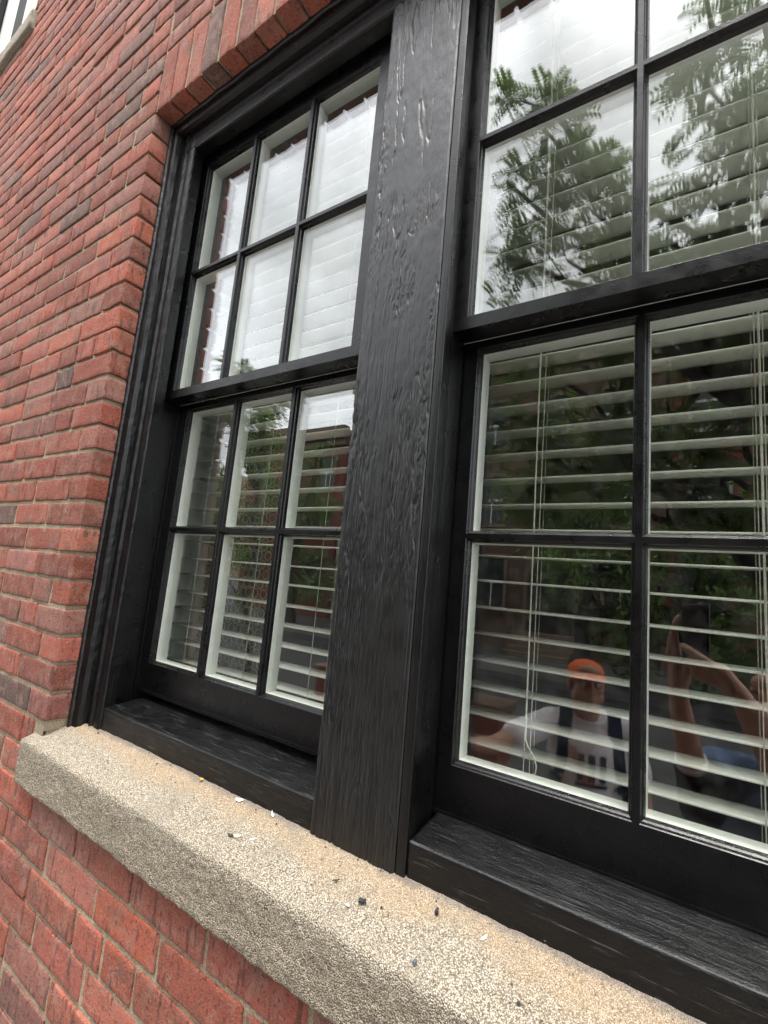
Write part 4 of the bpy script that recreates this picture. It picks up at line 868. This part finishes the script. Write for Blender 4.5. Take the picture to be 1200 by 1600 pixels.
# backpack
bp = empty('backpack', 'dark navy backpack worn by the person in the orange cap', 'backpack', tuple(B_P(0, -.20, -.6)))
m = MB(); m.box(-.15, .15, -.30, -.135, -.62, -.17); m.v = [tuple(B_P(*p)) for p in m.v]; m.build('bag', MB_['navy'], bp, bevel=.04, seg=4)
for s in (-1, 1):
    m = MB(); pth = []
    for z in np.linspace(-.50, -.20, 14):
        x = s * (.135 - .025 * (z + .5) / .3 + (.02 if z < -.42 else 0)); o = B_P(x, .5, z); h = sb.ray_cast(o, -(BR @ Vector((0, 1, 0)))); pth.append((h[0] if h[0] is not None else B_P(x, .09, z)) + BR @ Vector((0, .007, 0)))
    for y in np.linspace(.05, -.12, 6): h = sb.ray_cast(B_P(s * .108, y, .2), Vector((0, 0, -1))); pth.append((h[0] if h[0] is not None else B_P(s * .108, y, -.13)) + Vector((0, 0, .006)))
    pth = [B_P(s * .17, -.12, -.54)] + pth + [B_P(s * .10, -.15, -.20)]; w_ = BR @ Vector((.029, 0, 0)); vs = []
    for p in pth: vs += [p - w_, p + w_]
    fs = [(2 * i, 2 * i + 1, 2 * i + 3, 2 * i + 2) for i in range(len(pth) - 1)]; m.add(vs, fs); o = m.build('strap', MB_['navy'], bp); sm = o.modifiers.new('t', 'SOLIDIFY'); sm.thickness = .008; sm.offset = 0

# --- the one holding the phone up to the window
RR, UU, FF = Vector(CR[0]), -Vector(CR[1]), Vector(CR[2]); C0 = Vector(CP)
K = lambda a, b, c: C0 + RR * a + UU * b - FF * c
ph_ = empty('phone', 'black phone held up in both hands in front of the right window', 'phone', tuple(K(-.023, -.056, .009)))
R3 = Matrix((RR, UU, FF)).transposed()
def pbox(a0, a1, b0, b1, c0, c1): m = MB(); m.box(a0, a1, b0, b1, c0, c1); m.v = [tuple(K(*p)) for p in m.v]; return m
pbox(-.060, .014, -.130, .018, .005, .013).build('phone_body', MB_['black'], ph_, bevel=.0035, seg=3)
pbox(-.057, .011, -.127, .015, .0131, .0136).build('screen', MB_['lensm'], ph_)
pbox(-.026, .011, -.022, .015, .0042, .0049).build('camera_bump', MB_['black'], ph_)
for a, b in ((-.017, .006), (-.017, -.013)):
    m = MB(); m.tube([K(a, b, .0042), K(a, b, .0030)], .0065, 16); m.build('lens', MB_['lensm'], ph_)
p2 = empty('person', 'person in a mottled blue shirt and dark sleeve holding up a black phone', 'person', (1.52, -1.03, GZ))
h2 = Vector((1.490, -.935, .118)); HR2 = frame((-.35, .90, .28)); BR2 = frame((-.20, .98, 0))
B2 = lambda x, y, z: Vector((1.520, -1.030, 0)) + BR2 @ Vector((x, y, 0)) + Vector((0, 0, z))
sL, sR = B2(-.175, .02, -.10), B2(.175, .02, -.10); wL, eL = K(-.092, -.255, .050), Vector((1.30, -.83, -.170)); wR, eR = K(.078, -.235, .060), Vector((1.512, -.870, -.065))
def fing(pts, r0=.0088, r1=.0070):
    r0, r1 = r0 * 1.12, r1 * 1.12
    pts = [K(*p) for p in pts]; n = len(pts) - 1; return [('c', pts[i], r0 + (r1 - r0) * i / n, pts[i + 1], r0 + (r1 - r0) * (i + 1) / n) for i in range(n)]
hl = []
for i, (tb, off) in enumerate(((-.020, 0), (-.034, .010), (-.052, .019), (-.080, .028))):
    hl += fing([(-.072 - off * .75, -.135 - off * .2, .014 + off * .3), (-.074 - off * .8, tb - .052, -.003 + off * .3), (-.070 - off * .7, tb - .022, -.006 + off * .3), (-.064 - off * .62, tb, -.002 + off * .3)], .0092, .0072)
hl += [('c', K(-.076, -.135, .016), .017, K(-.084, -.215, .032), .020), ('c', K(-.094, -.140, .024), .015, K(-.096, -.215, .038), .019), ('c', K(-.084, -.205, .030), .024, wL, .025)] + fing([(-.066, -.185, .030), (-.050, -.158, .018), (-.046, -.132, .016)], .0125, .0092)
hr = fing([(.030, -.150, .018), (.004, -.128, -.004), (-.026, -.108, -.010), (-.046, -.098, -.006)], .0125, .0088)            # thumb across the back of the phone
for i, bb in enumerate((-.136, -.150, -.163, -.174)): hr += fing([(.034, bb - .008, .022), (.006, bb, .018 - .002 * i), (-.020, bb + .004, .010), (-.036 + .006 * i, bb + .007, .004)], .0098, .0074)
hr += [('c', K(.034, -.150, .020), .020, K(.062, -.200, .046), .024), ('c', K(.030, -.170, .026), .018, K(.056, -.210, .050), .022), ('c', K(.060, -.200, .045), .025, wR, .026)]
body = head_shapes(h2, HR2) + [('c', h2 + HR2 @ Vector((0, -.02, -.06)), .056, B2(0, -.01, -.07), .062), ('e', B2(0, 0, -.24), (.165, .105, .17), BR2), ('e', B2(0, 0, -.48), (.150, .105, .16), BR2), ('c', sL, .055, sR, .055), ('c', sL, .052, eL, .041), ('c', eL, .043, wL, .027), ('c', sR, .052, eR, .041), ('c', eR, .050, wR, .032)] + hl + hr
hp2 = [B2(-.09, 0, -.60), B2(.09, 0, -.60)]; kn2 = [B2(-.10, .03, -1.04), B2(.10, .03, -1.04)]; an2 = [B2(-.11, 0, -1.43), B2(.12, 0, -1.43)]
for a, b, c in zip(hp2, kn2, an2): body += [('c', a, .085, b, .056), ('c', b, .054, c, .038), ('c', c + Vector((0, -.02, -.03)), .035, c + BR2 @ Vector((0, .14, -.04)), .026)]
fuse('body', body, .0045, MB_['skin2'], p2, 2); finish_head(h2, HR2, p2)
fuse('shirt', [('e', B2(0, .005, -.25), (.195, .130, .185), BR2), ('e', B2(0, 0, -.48), (.185, .132, .20), BR2), ('c', sL, .068, sR, .068), ('c', sR, .066, sR.lerp(eR, .55), .072), ('c', sL, .066, sL.lerp(eL, .50), .068)], .008, MB_['tie'], p2, 5)
fuse('dark_sleeve', [('c', sL.lerp(eL, .40), .072, eL, .056), ('c', eL, .056, eL.lerp(wL, .42), .046)], .006, MB_['dkcloth'], p2, 3)
m = MB(); q = eL.lerp(wL, .50); d = (wL - eL).normalized(); a = d.orthogonal().normalized(); b = d.cross(a)
for k in (-.006, .004): m.tube([q + d * k + (a * math.cos(t) + b * math.sin(t)) * .0375 for t in np.linspace(0, 2 * math.pi, 25)], .0036, 6, False)
m.build('white_wristband', MB_['tee'], p2, smooth=True)
fuse('trousers', [('c', hp2[0], .100, kn2[0], .070), ('c', hp2[1], .100, kn2[1], .070), ('c', kn2[0], .070, an2[0], .058), ('c', kn2[1], .070, an2[1], .058), ('e', B2(0, 0, -.60), (.165, .12, .12), BR2)], .010, MB_['dkcloth'], p2)
for a in an2: fuse('shoe', [('c', a + BR2 @ Vector((0, -.045, -.030)), .040, a + BR2 @ Vector((0, .15, -.032)), .036)], .008, MB_['shoe'], p2)
m = MB(); vs = []; 
fuse('hair', [('e', h2 + HR2 @ Vector((0, -.026, .052)), (.081, .094, .078), HR2), ('e', h2 + HR2 @ Vector((0, -.050, .005)), (.072, .066, .075), HR2)], .006, MB_['hair'], p2, 3)
